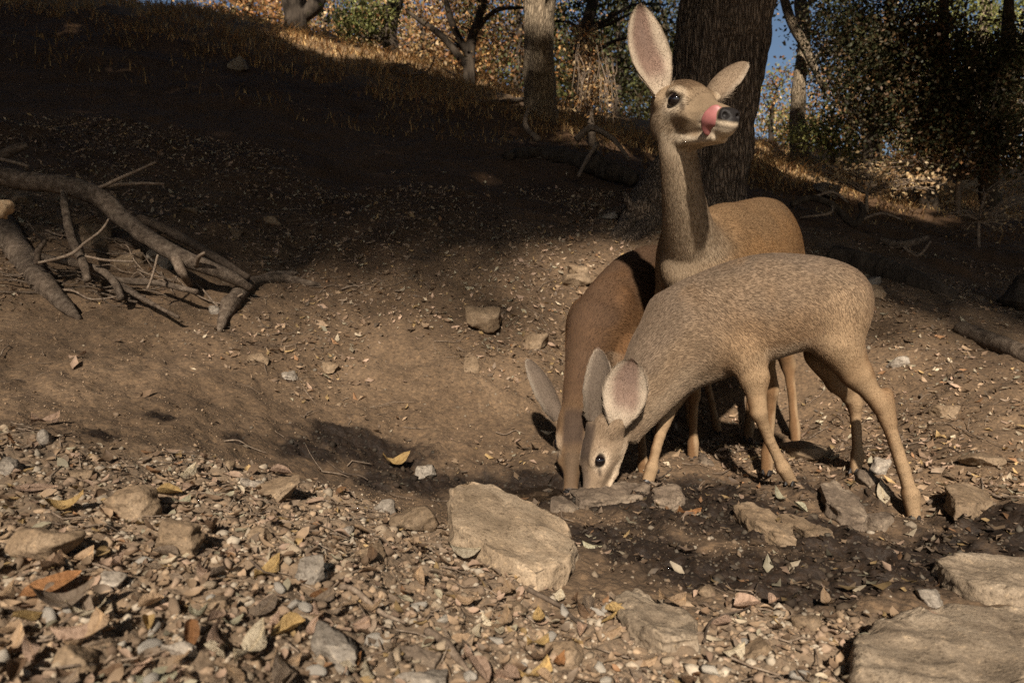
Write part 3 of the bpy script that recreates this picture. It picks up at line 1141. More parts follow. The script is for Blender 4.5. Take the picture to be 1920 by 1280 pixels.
def build_deer(spec):
    """spec holds torso stations, neck, head, legs, ears as pixel/depth authored 3D points"""
    pal = spec['pal']
    tops = [P(*t[0], t[2]) for t in spec['torso']]
    bots = [P(*t[1], t[2]) for t in spec['torso']]
    C = [(a + b) / 2 for a, b in zip(tops, bots)]
    H = [np.linalg.norm(a - b) / 2 for a, b in zip(tops, bots)]
    W = [t[3] for t in spec['torso']]
    T = [unit(a - b) for a, b in zip(tops, bots)]
    allp = np.array(C + [P(*n[:3]) for n in spec['neck']] + [P(*q[:3]) for leg in spec['legs'] for q in leg['pts']] + [spec['head'][0]])
    o, F, U, L = spec['head']
    Fh, Sh, Uh = head_frame(F, U)
    hp = np.array([np.asarray(o) + L * (x * Fh + y * Sh + z * Uh) for x in (-0.05, 1.05) for y in (-.25, .25) for z in (-.26, .27)])
    lo, hi = np.minimum(allp.min(0), hp.min(0)) - 0.2, np.maximum(allp.max(0), hp.max(0)) + 0.2
    lo[2] = max(lo[2], allp[:, 2].min() - 0.06)
    B = Body(lo, hi, hp.min(0) - 0.01, hp.max(0) + 0.01)
    # torso
    f_ax = unit(C[-1] - C[0])
    zs = np.array([c[2] for c in C])

    def torso_look(V):
        t = np.clip(((V - C[0]) @ f_ax) / np.linalg.norm(C[-1] - C[0]), 0, 1)
        zc = np.interp(t, np.linspace(0, 1, len(C)), zs)
        hh = np.interp(t, np.linspace(0, 1, len(C)), H)
        e = (V[:, 2] - zc) / hh
        n = 0.35 * fbm(V[:, 0] * 9, V[:, 1] * 9, V[:, 2] * 9, 3)
        c = np.tile(np.array(pal['body']), (len(V), 1))
        m = sstep(0.45, 0.95, e + 0.4 * n)[:, None]
        c = c * (1 - m) + np.array(pal['back']) * m
        m = (sstep(0.1, -0.5, e + n) * 0.55)[:, None]
        c = c * (1 - m) + np.array(pal['warm']) * m
        m = sstep(-0.72, -0.98, e + 0.25 * n)[:, None]
        c = c * (1 - m) + np.array(pal['belly']) * m
        m = (sstep(0.1, 0.5, n) * 0.5)[:, None]
        c = c * (1 - m) + np.array(pal['warm']) * m
        fl = np.tile(-f_ax, (len(V), 1)) + np.outer(np.clip(0.55 - 0.5 * e, 0, 1), [0, 0, -0.8])
        return c, fl, np.full(len(V), 0.0115)
    B.loft(C, H, W, T, 0.02, 64, torso_look)
    # neck
    nc = [P(*n[:3]) for n in spec['neck']]
    nr = [n[3] / FPX * n[2] for n in spec['neck']]
    na = unit(nc[0] - nc[-1])
    throat = np.asarray(spec['throat'], float)

    def neck_look(V):
        d = V - nc[0]
        q = np.array([np.interp(d @ na, [np.dot(c - nc[0], na) for c in nc[::-1]], [c[k] for c in nc[::-1]]) for k in range(3)]).T
        side = ((V - q) @ throat) / np.mean(nr)
        n = 0.3 * fbm(V[:, 0] * 11, V[:, 1] * 11, V[:, 2] * 11, 3)
        c = np.tile(np.array(pal['neck']), (len(V), 1))
        m = (sstep(0.2, 0.9, -side + n))[:, None]
        c = c * (1 - m) + np.array(pal['nape']) * m
        m = (sstep(0.15, 0.8, side + n) * 0.8)[:, None]
        c = c * (1 - m) + np.array(pal['throat']) * m
        return c, np.tile(na, (len(V), 1)) * 1.0 + np.array([0, 0, -0.25]), np.full(len(V), 0.0125)
    B.loft(nc, [r * spec.get('neck_deep', 1.15) for r in nr], [r * spec.get('neck_wide', 0.95) for r in nr], [throat] * len(nc), 0.045, 48, neck_look)
    # muscles
    for (c, r, look) in spec['muscles']:
        pt = P(*c)
        s = unit(np.cross([0, 0, 1], f_ax))
        ax = unit(np.array(r[3]) if len(r) > 3 else [0, 0, 1.0])
        a2 = unit(f_ax - ax * (f_ax @ ax))
        B.ell(pt, np.array([ax, a2, np.cross(ax, a2)]), np.array(r[:3]), 0.026, const_look(pal[look], [-0.35 * f_ax[0], -0.35 * f_ax[1], -1], 0.013))
    # legs
    hooves = []
    for leg in spec['legs']:
        pts = [P(*q[:3]) for q in leg['pts']]
        rad = [q[3] / FPX * q[2] for q in leg['pts']]
        inner = unit(leg['inner'])
        looks = []
        n_ = len(pts)
        kn = n_ - 4 if n_ < 8 else n_ - 5
        np_, nr_ = [], []
        for i in range(n_):
            if i == kn:
                np_.append(pts[i - 1] + (pts[i] - pts[i - 1]) * 0.70)
                nr_.append(min(rad[i] * 0.93, rad[i - 1]))
            if i == n_ - 2:
                np_.append(pts[i - 1] + (pts[i] - pts[i - 1]) * 0.62)
                nr_.append(rad[i - 1] * 0.97)
            np_.append(pts[i])
            nr_.append(rad[i] * (0.98 if i == kn else (0.90 if i == n_ - 2 else 1.0)))
            if i == kn:
                np_.append(pts[i] + (pts[i + 1] - pts[i]) * 0.45)
                nr_.append(rad[i + 1] * 1.08)
        pts, rad = np_, [q_ * (0.90 if i_ > kn else 1.0) for i_, q_ in enumerate(nr_)]
        for i in range(len(pts) - 1):
            a, b = pts[i], pts[i + 1]

            def look(V, a=a, b=b, i=i, r=rad[i]):
                dd = b - a
                t = np.clip(((V - a) @ dd) / (dd @ dd), 0, 1)
                off = V - a - t[:, None] * dd
                side = off @ inner / max(r, 0.01)
                n = 0.3 * fbm(V[:, 0] * 22, V[:, 1] * 22, V[:, 2] * 22, 2)
                c = np.tile(np.array(pal['leg'] if i > 0 else pal['warm']), (len(V), 1))
                m = (sstep(0.0, 0.8, side + n))[:, None]
                c = c * (1 - m) + np.array(pal['leg_in']) * m
                return c, np.tile(unit(dd), (len(V), 1)), np.full(len(V), 0.010 if i == 0 else 0.0058)
            looks.append((a, b, rad[i], rad[i + 1], look))
        B.chain(looks, 0.03)
        if 'hock' in leg:
            h1, h2 = P(*leg['hock'][0][:3]), P(*leg['hock'][1][:3])
            B.cone(h1, h2, leg['hock'][0][3] / FPX * h1[1], leg['hock'][1][3] / FPX * h2[1], 0.012, const_look(pal['leg'], [0, 0, -1], 0.008))
        hooves.append((pts[-1], pts[-2], leg['fwd'], rad[-1]))
    if 'tail' in spec:
        tp = [P(*q[:3]) for q in spec['tail']]
        for i in range(len(tp) - 1):
            B.cone(tp[i], tp[i + 1], spec['tail'][i][3] / FPX * spec['tail'][i][2], spec['tail'][i + 1][3] / FPX * spec['tail'][i + 1][2], 0.01, const_look(pal['belly'], [0, 0, -1], 0.018))
    R, Lp, eyes = add_head(B, o, F, U, L, pal)
    for e in spec['ears']:
        b0, t0 = np.asarray(e['base'], float), np.asarray(e['tip'], float)
        ctr = Lp(0.12, 0, 0.08)
        fa = unit(np.asarray(e['facing'], float))
        B.cone(ctr + (b0 - ctr) * 0.5, b0 - fa * 0.22 * e['width'] - (t0 - b0) * 0.03, 0.58 * e['width'], 0.34 * e['width'], 0.02)
    V, Fc = B.mesh()
    col, flow, hl = B.looks(V)
    bare = (hl < 0.002).astype(float)
    parts = [(V, Fc, col, flow, hl, bare)]
    for e in spec['ears']:
        Ve, Fe, Ce, Le, He = add_ear(e['base'], e['tip'], e['facing'], e['width'], pal, cup=e.get('cup', 1.0), inner_long=e.get('long', 0.012))
        parts.append((Ve, Fe, Ce, Le, He, np.zeros(len(Ve))))
    off = 0
    Fs = []
    for p in parts:
        Fs.append(p[1] + off)
        off += len(p[0])
    V = np.concatenate([p[0] for p in parts])
    Fc = np.concatenate(Fs)
    col = np.concatenate([p[2] for p in parts])
    flow = np.concatenate([p[3] for p in parts])
    hl = np.concatenate([p[4] for p in parts])
    bare = np.concatenate([p[5] for p in parts])
    base = np.mean([h[0] for h in hooves], 0)
    root = empty(spec['name'], base)
    tag(root, spec['label'], 'deer', spec.get('group'))
    me = np_mesh('body', V, Fc, col, {'bare': bare})
    link('body', me, M['skin'], root)
    hc = fur_curves(V, Fc, col, flow, hl, spec['hairs'], spec['seed'])
    fo = bpy.data.objects.new('fur_coat', hc)
    COL.objects.link(fo)
    fo.parent = root
    fo['kind'] = 'stuff'
    fo.matrix_parent_inverse = Matrix.Translation(-root.location)
    er = L * (0.056 if spec['name'] == 'doe' else 0.070)
    for c, out, s in eyes:
        eo = link('eye', eyeball(er), M['eye'], root)
        eo.matrix_parent_inverse = Matrix.Translation(-root.location)
        eo.location = c + out * (0.006 * L)
        eo.scale = (1, 1, 1)
    for h in hooves:
        link('hoof', hoof_mesh(*h), M['hoof'], root, smooth=False)
    return root, R, Lp


# --- the front fawn: side on, drinking
PAL1 = dict(body=(0.255, 0.188, 0.130), back=(0.205, 0.158, 0.118), warm=(0.315, 0.205, 0.115), belly=(0.46, 0.38, 0.29), neck=(0.265, 0.195, 0.132), nape=(0.20, 0.152, 0.112), throat=(0.33, 0.262, 0.19),
            leg=(0.185, 0.106, 0.052), leg_in=(0.33, 0.235, 0.145), face=(0.285, 0.213, 0.148), brow=(0.085, 0.062, 0.048), bridge=(0.14, 0.105, 0.08), cheek=(0.29, 0.225, 0.16), pale=(0.54, 0.45, 0.345),
            ear_back=(0.155, 0.125, 0.100), ear_edge_out=(0.42, 0.37, 0.31), ear_in=(0.26, 0.185, 0.15), ear_hair=(0.48, 0.41, 0.33))
PAL2 = dict(PAL1, body=(0.155, 0.084, 0.039), back=(0.115, 0.070, 0.043), warm=(0.175, 0.090, 0.039), neck=(0.165, 0.094, 0.049), nape=(0.115, 0.068, 0.040), throat=(0.25, 0.16, 0.09), face=(0.20, 0.128, 0.074), cheek=(0.21, 0.14, 0.082),
            ear_back=(0.17, 0.135, 0.108), brow=(0.085, 0.058, 0.042), bridge=(0.13, 0.092, 0.062))
PAL3 = dict(PAL1, body=(0.285, 0.168, 0.078), back=(0.205, 0.132, 0.072), warm=(0.285, 0.178, 0.092), neck=(0.285, 0.218, 0.150), nape=(0.205, 0.150, 0.10), throat=(0.36, 0.29, 0.21), face=(0.315, 0.235, 0.155), brow=(0.15, 0.10, 0.06),
            bridge=(0.23, 0.168, 0.11), cheek=(0.335, 0.255, 0.175), pale=(0.64, 0.55, 0.43), ear_back=(0.225, 0.17, 0.12), ear_edge_out=(0.48, 0.41, 0.33), ear_in=(0.215, 0.145, 0.115), ear_hair=(0.44, 0.37, 0.29))

for _p in (PAL1, PAL2, PAL3):
    for _k in _p:
        _s = 0.80 if _k in ('body', 'back', 'warm', 'neck', 'nape', 'leg', 'face', 'brow', 'bridge', 'cheek') else 0.9
        _p[_k] = tuple(v * _s * q for v, q in zip(_p[_k], (1.0, 0.97, 0.93)))

f1_o = P(1141, 794, 2.12)
f1_F = unit(P(1106, 930, 2.06) - f1_o)
f1_U = np.array([-0.93, -0.34, 0.02])
f1_L = 0.285
f1 = dict(name='fawn', label='grey-brown fawn in front, side-on with legs splayed, drinking at the seep', group='fawns drinking at the seep',
    pal=PAL1, hairs=165000, seed=1,
    torso=[((1606, 548), (1598, 632), 2.05, 0.045), ((1588, 510), (1578, 648), 2.06, 0.082), ((1548, 485), (1538, 650), 2.08, 0.100), ((1490, 476), (1490, 660), 2.10, 0.108),
           ((1430, 476), (1440, 674), 2.12, 0.118), ((1370, 493), (1382, 692), 2.15, 0.118), ((1310, 517), (1328, 712), 2.18, 0.105), ((1265, 543), (1288, 714), 2.19, 0.082), ((1246, 590), (1262, 690), 2.19, 0.045)],
    neck=[(1292, 628, 2.19, 80), (1248, 676, 2.18, 66), (1216, 724, 2.16, 52), (1186, 768, 2.14, 42), (1160, 798, 2.13, 38)], throat=unit([0.55, 0.0, -0.8]),
    head=(f1_o, f1_F, f1_U, f1_L),
    muscles=[((1322, 612, 2.115), (0.135, 0.075, 0.050, (0.25, 0, 1)), 'body'), ((1385, 650, 2.09), (0.085, 0.055, 0.042, (-0.5, 0, 1)), 'warm'), ((1565, 580, 2.03), (0.125, 0.092, 0.050, (-0.1, 0, 1)), 'body'), ((1568, 588, 2.14), (0.12, 0.085, 0.045, (-0.1, 0, 1)), 'body'),
             ((1300, 640, 2.26), (0.11, 0.06, 0.04, (0.2, 0, 1)), 'body')],
    legs=[dict(pts=[(1392, 655, 2.09, 36.0), (1413, 705, 2.08, 28.0), (1422, 772, 2.08, 18.4), (1443, 826, 2.1, 11.3), (1468, 876, 2.12, 16.2), (1482, 900, 2.14, 13.2)], inner=(0.1, 1, 0), fwd=(-0.4, -0.6)),
          dict(pts=[(1300, 690, 2.25, 34.0), (1264, 742, 2.24, 21.0), (1244, 792, 2.23, 15.3), (1230, 842, 2.22, 10.6), (1222, 876, 2.22, 15.3), (1215, 900, 2.22, 13.2)], inner=(0.1, -1, 0), fwd=(-1, -0.25)),
          dict(pts=[(1572, 580, 2.04, 52.0), (1568, 640, 2.03, 44.0), (1604, 698, 2.03, 30.0), (1648, 756, 2.03, 18.9), (1671, 810, 2.03, 13.0), (1694, 880, 2.03, 13.4), (1707, 925, 2.03, 19.8), (1713, 966, 2.03, 13.9)], inner=(-0.6, 1, 0), fwd=(-0.35, -1), hock=[(1662, 738, 2.03, 12), (1668, 790, 2.03, 13)]),
          dict(pts=[(1560, 590, 2.15, 46.0), (1548, 660, 2.19, 38.0), (1574, 712, 2.22, 27.0), (1602, 756, 2.24, 17.1), (1606, 810, 2.25, 10.6), (1608, 852, 2.25, 15.3), (1604, 880, 2.25, 12.4)], inner=(0.1, -1, 0), fwd=(-0.7, -0.6))],
    ears=[dict(base=P(1161, 794, 2.05), tip=P(1186, 672, 2.00), facing=(-0.42, -1, -0.1), width=0.068, cup=0.85),
          dict(base=P(1122, 788, 2.10), tip=P(1126, 654, 2.10), facing=(-0.72, 0.75, 0.0), width=0.064, cup=0.85)],
    tail=[(1608, 566, 2.06, 10), (1612, 610, 2.06, 10), (1607, 660, 2.07, 6)])
build_deer(f1)

# --- the fawn behind, head on, drinking
f2_o = P(1078, 772, 2.30)
f2_F = unit(P(1070, 922, 2.13) - f2_o)
f2_L = float(np.linalg.norm(P(1070, 922, 2.13) - f2_o)) * 1.08
f2 = dict(name='fawn', label='rusty fawn behind, seen head on with its nose in the water', group='fawns drinking at the seep',
    pal=PAL2, hairs=110000, seed=2,
    torso=[((1262, 500), (1262, 560), 3.32, 0.05), ((1246, 468), (1248, 600), 3.22, 0.09), ((1228, 458), (1232, 640), 3.08, 0.108), ((1205, 464), (1212, 672), 2.92, 0.118),
           ((1178, 478), (1188, 700), 2.78, 0.122), ((1152, 502), (1166, 712), 2.65, 0.118), ((1126, 530), (1142, 708), 2.55, 0.105), ((1110, 570), (1122, 690), 2.48, 0.080), ((1104, 606), (1108, 660), 2.45, 0.04)],
    neck=[(1118, 610, 2.52, 52), (1102, 655, 2.46, 42), (1092, 700, 2.41, 34), (1084, 740, 2.36, 29), (1080, 775, 2.32, 27)], throat=unit([0.25, 0.55, -0.75]),
    head=(f2_o, f2_F, np.array([-0.12, -1.0, 0.15]), f2_L),
    muscles=[((1086, 622, 2.60), (0.13, 0.075, 0.045, (0, -0.3, 1)), 'warm'), ((1168, 610, 2.55), (0.14, 0.075, 0.040, (0, -0.3, 1)), 'warm'), ((1240, 540, 3.12), (0.13, 0.10, 0.06), 'body')],
    legs=[dict(pts=[(1170, 660, 2.5, 34.0), (1186, 720, 2.46, 23.0), (1198, 790, 2.4, 13.5), (1204, 840, 2.37, 8.8), (1206, 868, 2.36, 13.5), (1205, 886, 2.36, 10.8)], inner=(-1, 0, 0), fwd=(-0.4, -1)),
          dict(pts=[(1096, 660, 2.58, 32.0), (1100, 720, 2.52, 22.0), (1106, 790, 2.44, 13.5), (1110, 840, 2.41, 8.8), (1112, 866, 2.4, 13.5), (1112, 880, 2.4, 10.8)], inner=(1, 0, 0), fwd=(-0.3, -1)),
          dict(pts=[(1262, 560, 3.1, 38.0), (1278, 620, 3.02, 28.0), (1318, 690, 3.08, 14.4), (1332, 745, 3.06, 7.7), (1342, 792, 3.03, 10.8), (1346, 808, 3.02, 8.5)], inner=(-1, 0, 0), fwd=(-0.3, -1)),
          dict(pts=[(1232, 560, 3.18, 36.0), (1250, 620, 3.1, 26.0), (1280, 690, 3.18, 13.5), (1288, 745, 3.14, 7.7), (1294, 788, 3.1, 10.8), (1296, 802, 3.1, 8.5)], inner=(1, 0, 0), fwd=(-0.3, -1))],
    ears=[dict(base=P(1054, 782, 2.28), tip=P(992, 670, 2.32), facing=(-0.85, 0.65, -0.45), width=0.054, cup=1.0),
          dict(base=P(1098, 780, 2.28), tip=P(1136, 676, 2.34), facing=(0.9, 0.5, -0.4), width=0.046, cup=1.0)])
build_deer(f2)

# --- the doe: head high, licking her nose
d_F = np.array([0.20, -0.92, -0.335])
d_U = np.array([0.13, -0.335, 0.93])
d_L = 0.398
_f, _s, _u = head_frame(d_F, d_U)
d_o = P(1263, 188, 1.90) - d_L * (0.43 * _f - 0.158 * _s + 0.072 * _u)
d = dict(name='doe', label='adult doe standing with head high and ears spread, tongue licking her nose', pal=PAL3, hairs=185000, seed=3,
    torso=[((1474, 440), (1474, 510), 3.30, 0.06), ((1450, 382), (1456, 570), 3.18, 0.125), ((1432, 371), (1440, 604), 3.00, 0.150), ((1405, 375), (1415, 630), 2.80, 0.165), ((1380, 380), (1390, 642), 2.62, 0.160),
           ((1350, 382), (1362, 640), 2.45, 0.142), ((1318, 400), (1332, 620), 2.33, 0.122), ((1298, 440), (1306, 580), 2.26, 0.10), ((1290, 485), (1292, 540), 2.22, 0.05)],
    neck=[(1304, 490, 2.30, 62), (1290, 432, 2.17, 47), (1281, 372, 2.07, 38), (1275, 318, 2.01, 34), (1270, 272, 1.98, 33), (1266, 230, 1.98, 34)], throat=unit([-0.25, -0.95, -0.1]),
    head=(d_o, d_F, d_U, d_L), neck_deep=1.05, neck_wide=1.0,
    muscles=[((1362, 520, 2.34), (0.17, 0.085, 0.050, (0.15, -0.1, 1)), 'warm'), ((1262, 500, 2.40), (0.17, 0.085, 0.055, (0, -0.1, 1)), 'warm'), ((1468, 490, 3.0), (0.19, 0.14, 0.07), 'body'), ((1405, 490, 3.15), (0.18, 0.13, 0.06), 'body'),
             ((1288, 500, 2.25), (0.09, 0.075, 0.075), 'throat')],
    legs=[dict(pts=[(1390, 560, 2.3, 48.0), (1424, 640, 2.28, 30.0), (1446, 730, 2.29, 17.1), (1444, 790, 2.3, 10.6), (1439, 850, 2.31, 15.3), (1438, 882, 2.31, 12.4)], inner=(-1, 0.2, 0), fwd=(-0.5, -0.8)),
          dict(pts=[(1276, 560, 2.42, 46.0), (1292, 640, 2.44, 28.0), (1301, 738, 2.5, 15.3), (1300, 790, 2.51, 9.2), (1300, 830, 2.52, 13.5), (1299, 856, 2.52, 11.6)], inner=(1, -0.2, 0), fwd=(-0.5, -0.8)),
          dict(pts=[(1462, 520, 3.02, 54.0), (1452, 610, 2.92, 38.0), (1478, 684, 2.98, 16.2), (1485, 740, 2.94, 9.2), (1490, 800, 2.89, 12.6), (1492, 828, 2.88, 10.1)], inner=(-1, 0.2, 0), fwd=(-0.5, -0.8)),
          dict(pts=[(1400, 520, 3.16, 50.0), (1388, 610, 3.06, 36.0), (1408, 684, 3.1, 16.2), (1408, 740, 3.05, 9.2), (1405, 798, 2.99, 12.6), (1402, 822, 2.98, 10.1)], inner=(1, -0.2, 0), fwd=(-0.5, -0.8))],
    ears=[dict(base=P(1238, 182, 1.97), tip=P(1197, 14, 1.98), facing=(0.2, -1, -0.15), width=0.061, cup=0.75, long=0.022),
          dict(base=P(1326, 184, 1.98), tip=P(1392, 112, 2.06), facing=(0.7, 0.6, -0.5), width=0.056, cup=0.9)])
doe, dR, dLp = build_deer(d)


def build_tongue():
    """curls from the mouth corner up over the near nostril"""
    path = [dLp(0.865, -0.035, -0.060), dLp(0.88, -0.066, -0.056), dLp(0.895, -0.081, -0.030), dLp(0.905, -0.080, 0.004), dLp(0.91, -0.067, 0.040), dLp(0.915, -0.044, 0.062)]
    wid = [0.060, 0.072, 0.076, 0.072, 0.058, 0.028]
    th = [0.012, 0.014, 0.015, 0.014, 0.012, 0.008]
    path = np.array(path)
    n, k = 22, 18
    t0 = np.linspace(0, 1, len(path))
    t = np.linspace(0, 1, n)
    # smooth
    c = np.array([np.interp(t, t0, path[:, i]) for i in range(3)]).T
    for _ in range(3):
        c[1:-1] = 0.5 * c[1:-1] + 0.25 * (c[:-2] + c[2:])
    w, h = np.interp(t, t0, wid) * d_L, np.interp(t, t0, th) * d_L
    w[-1] *= 0.4
    h[-1] *= 0.4
    tg = unit(np.gradient(c, axis=0))
    V, F = [], []
    out = unit(-dR[1] * 0.75 + dR[0] * 0.65)
    for i in range(n):
        nn = unit(out - tg[i] * (out @ tg[i]))
        s = np.cross(tg[i], nn)
        for j in range(k):
            a = 2 * math.pi * j / k
            g = 1 - 0.22 * math.exp(-(math.cos(a) / 0.25) ** 2) * (math.sin(a) > 0)   # groove down the middle
            V.append(c[i] + s * w[i] * math.cos(a) + nn * h[i] * math.sin(a) * g)
    for i in range(n - 1):
        for j in range(k):
            F.append([i * k + j, i * k + (j + 1) % k, (i + 1) * k + (j + 1) % k, (i + 1) * k + j])
    V.append(c[-1] + tg[-1] * 0.003)
    me = bpy.data.meshes.new('tongue')
    tip = len(V) - 1
    me.from_pydata([tuple(v) for v in V], [], F + [[(n - 1) * k + j, (n - 1) * k + (j + 1) % k, tip] for j in range(k)])
    o = link('tongue', me, M['tongue'], doe)
    o['label'] = 'wet pink tongue curled up over the nose'


build_tongue()
#==SECTION-REST==
# ------------------------------------------------------------------ tubes, rocks, leaves
def tube(path, rad, sides=10, wob=0.0, freq=8.0, seed=0.0, sub=6, ridge=0.0, nridge=9, cap=True):
    """a tapered tube along a smoothed path; wob: knobbly radius noise, ridge: bark ridges"""
    path, rad = np.asarray(path, float), np.asarray(rad, float)
    n = (len(path) - 1) * sub + 1
    t0 = np.linspace(0, 1, len(path))
    t = np.linspace(0, 1, n)
    out = []
    for tt in t:
        s = tt * (len(path) - 1)
        i = min(int(s), len(path) - 2)
        u = s - i
        p0, p1, p2, p3 = path[max(i - 1, 0)], path[i], path[i + 1], path[min(i + 2, len(path) - 1)]
        out.append(0.5 * (2 * p1 + (p2 - p0) * u + (2 * p0 - 5 * p1 + 4 * p2 - p3) * u * u + (3 * p1 - p0 - 3 * p2 + p3) * u ** 3))
    c = np.array(out)
    r = np.interp(t, t0, rad)
    tg = unit(np.gradient(c, axis=0))
    ref = np.array([0.31, 0.22, 0.93]) if abs(tg[0][2]) < 0.8 else np.array([0.93, 0.22, 0.31])
    u = unit(np.cross(tg, ref))
    v = np.cross(tg, u)
    a = np.linspace(0, 2 * math.pi, sides, endpoint=False)
    ring = np.cos(a)[None, :, None] * u[:, None] + np.sin(a)[None, :, None] * v[:, None]
    V = c[:, None] + ring * r[:, None, None]
    if wob or ridge:
        q = V * freq + seed * 7.7
        k = 1 + wob * fbm(q[..., 0], q[..., 1], q[..., 2], 3)
        if ridge:
            ca, sa = np.cos(a) * nridge / 2, np.sin(a) * nridge / 2
            L = np.concatenate([[0], np.cumsum(np.linalg.norm(np.diff(c, axis=0), axis=1))])
            rr = np.abs(fbm(ca[None] + seed, sa[None], L[:, None] * 1.6 + seed, 3)) + 0.5 * np.abs(vnoise(ca[None] * 2.2, sa[None] * 2.2, L[:, None] * 4))
            k = k + ridge * (rr - 0.35)
        V = c[:, None] + ring * (r[:, None] * k)[..., None]
    V = V.reshape(-1, 3)
    idx = np.arange(n * sides).reshape(n, sides)
    F = np.stack([idx[:-1], np.roll(idx, -1, 1)[:-1], np.roll(idx, -1, 1)[1:], idx[1:]], -1).reshape(-1, 4)
    if cap:
        V = np.concatenate([V, [c[0] - tg[0] * r[0] * 0.3], [c[-1] + tg[-1] * r[-1] * 0.4]])
        e0, e1 = len(V) - 2, len(V) - 1
        f0 = np.stack([np.full(sides // 2, e0), idx[0][1::2][:sides // 2], idx[0][0::2][:sides // 2], np.roll(idx[0], 1)[0::2][:sides // 2]], -1)
        f1 = np.stack([np.full(sides // 2, e1), np.roll(idx[-1], 1)[0::2][:sides // 2], idx[-1][0::2][:sides // 2], idx[-1][1::2][:sides // 2]], -1)
        F = np.concatenate([F, f0, f1])
    return V, F


def join(parts):
    off, Vs, Fs = 0, [], []
    for V, F in parts:
        Vs.append(V)
        Fs.append(F + off)
        off += len(V)
    return np.concatenate(Vs), np.concatenate(Fs)


def tube_obj(name, path, rad, mat, parent=None, **kw):
    kw.setdefault('seed', random.random() * 10)
    V, F = tube(path, rad, **kw)
    return link(name, np_mesh(name, V, F), mat, parent)


def rock_mesh(name, pts, noise=0.012, cuts=5, seed=0.0, freq=14.0, bevel=0.012):
    """angular stone: hull of corner points, worn edges, rough faces"""
    pts = np.asarray(pts, float)
    bm = bmesh.new()
    for p in pts: bm.verts.new(p)
    res = bmesh.ops.convex_hull(bm, input=bm.verts)
    bad = [e for e in res['geom_interior'] if isinstance(e, bmesh.types.BMVert)] + [e for e in res['geom_unused'] if isinstance(e, bmesh.types.BMVert)]
    bmesh.ops.delete(bm, geom=list(set(bad)), context='VERTS')
    bmesh.ops.dissolve_limit(bm, angle_limit=math.radians(6), verts=bm.verts, edges=bm.edges)
    bmesh.ops.bevel(bm, geom=list(bm.edges), offset=bevel, segments=2, profile=0.6, affect='EDGES', clamp_overlap=True)
    bmesh.ops.triangulate(bm, faces=bm.faces)
    for _ in range(6):
        size = np.ptp(pts, axis=0).max()
        long = [e for e in bm.edges if e.calc_length() > size / (cuts * 5)]
        if not long or len(bm.faces) > 7000: break
        bmesh.ops.subdivide_edges(bm, edges=long, cuts=1)
        bmesh.ops.triangulate(bm, faces=[f for f in bm.faces if len(f.verts) > 3])
    bmesh.ops.smooth_vert(bm, verts=bm.verts, factor=0.5, use_axis_x=True, use_axis_y=True, use_axis_z=True)
    bm.normal_update()
    co = np.array([v.co for v in bm.verts])
    no = np.array([v.normal for v in bm.verts])
    d = fbm(co[:, 0] * freq + seed * 3.1, co[:, 1] * freq, co[:, 2] * freq + seed, 4, 0.55)
    d2 = -np.abs(fbm(co[:, 0] * freq * 0.6 + seed, co[:, 1] * freq * 0.6 + 9, co[:, 2] * freq * 1.4, 3))
    co = co + no * (noise * (0.7 * d + 0.9 * d2))[:, None]
    for v, c in zip(bm.verts, co): v.co = c
    bmesh.ops.recalc_face_normals(bm, faces=bm.faces)
    me = bpy.data.meshes.new(name)
    bm.to_mesh(me)
    bm.free()
    return me


def corner_cloud(a, b, c, seed, n=16):
    r = np.random.default_rng(seed)
    p = unit(r.normal(size=(n, 3)))
    p = np.sign(p) * np.abs(p) ** 0.7
    p = p / np.abs(p).max(1, keepdims=True) * r.uniform(0.72, 1.0, (n, 1))
    return p * np.array([a, b, c])


def rock_at(px, py, w, h, label, mat='granite', seed=0, rz=None, sink=0.4, deep=None, name='rock', tilt=0.25):
    """stone whose base sits on the ground seen at (px, py): w wide and h high in photo pixels"""
    g = hit(px, py)
    s = g[1] / FPX
    r = np.random.default_rng(seed + 100)
    a, c = w * s / 2, h * s * 0.62
    b = deep if deep else a * r.uniform(0.6, 0.95)
    pts = corner_cloud(a * 1.08, b, c, seed, 15)
    ang = r.uniform(-0.4, 0.4) if rz is None else rz
    Rm = np.array(Matrix.Rotation(ang, 3, 'Z') @ Matrix.Rotation(r.uniform(-tilt, tilt), 3, 'X') @ Matrix.Rotation(r.uniform(-tilt, tilt), 3, 'Y'))
    pts = pts @ Rm.T
    me = rock_mesh(name, pts, noise=0.13 * min(a, c), cuts=2 if w < 60 else 3, seed=seed, freq=1.6 / max(a, 0.02), bevel=0.18 * min(a, c))
    o = link(name, me, M['brown_rock' if mat == 'granite' else mat])
    o.location = (g[0], g[1] + b * 0.6, gz(g[0], g[1] + b * 0.6) + c * (1 - 2 * sink) * 0.9)
    tag(o, label, 'rock', 'stones lying about the seep')
    return o


def hull_rock(px_top, label, thick, mat='granite', seed=0, noise=0.012, group='stones lying about the seep', bevel=0.014, spread=1.05, freq=14):
    """slab: its upper outline given by photo pixel + depth, sides dropping into the soil"""
    top = np.array([P(*q) for q in px_top])
    c = top.mean(0)
    bot = c + (top - c) * spread
    bot[:, 2] = top[:, 2] - thick
    gap = top[:, 2] - G(top[:, 0], top[:, 1], False)
    up_ = float(np.clip(0.016 - gap.min(), 0, 0.05))
    top[:, 2] += up_
    bot[:, 2] += up_ * 0.5
    pts = np.concatenate([top, bot])
    base = np.array([c[0], c[1], bot[:, 2].mean()])
    me = rock_mesh('rock', pts - base, noise=noise * 0.9, cuts=9, seed=seed, bevel=bevel, freq=freq * 1.5)
    o = link('rock', me, M[mat])
    o.location = base
    tag(o, label, 'rock', group)
    return o


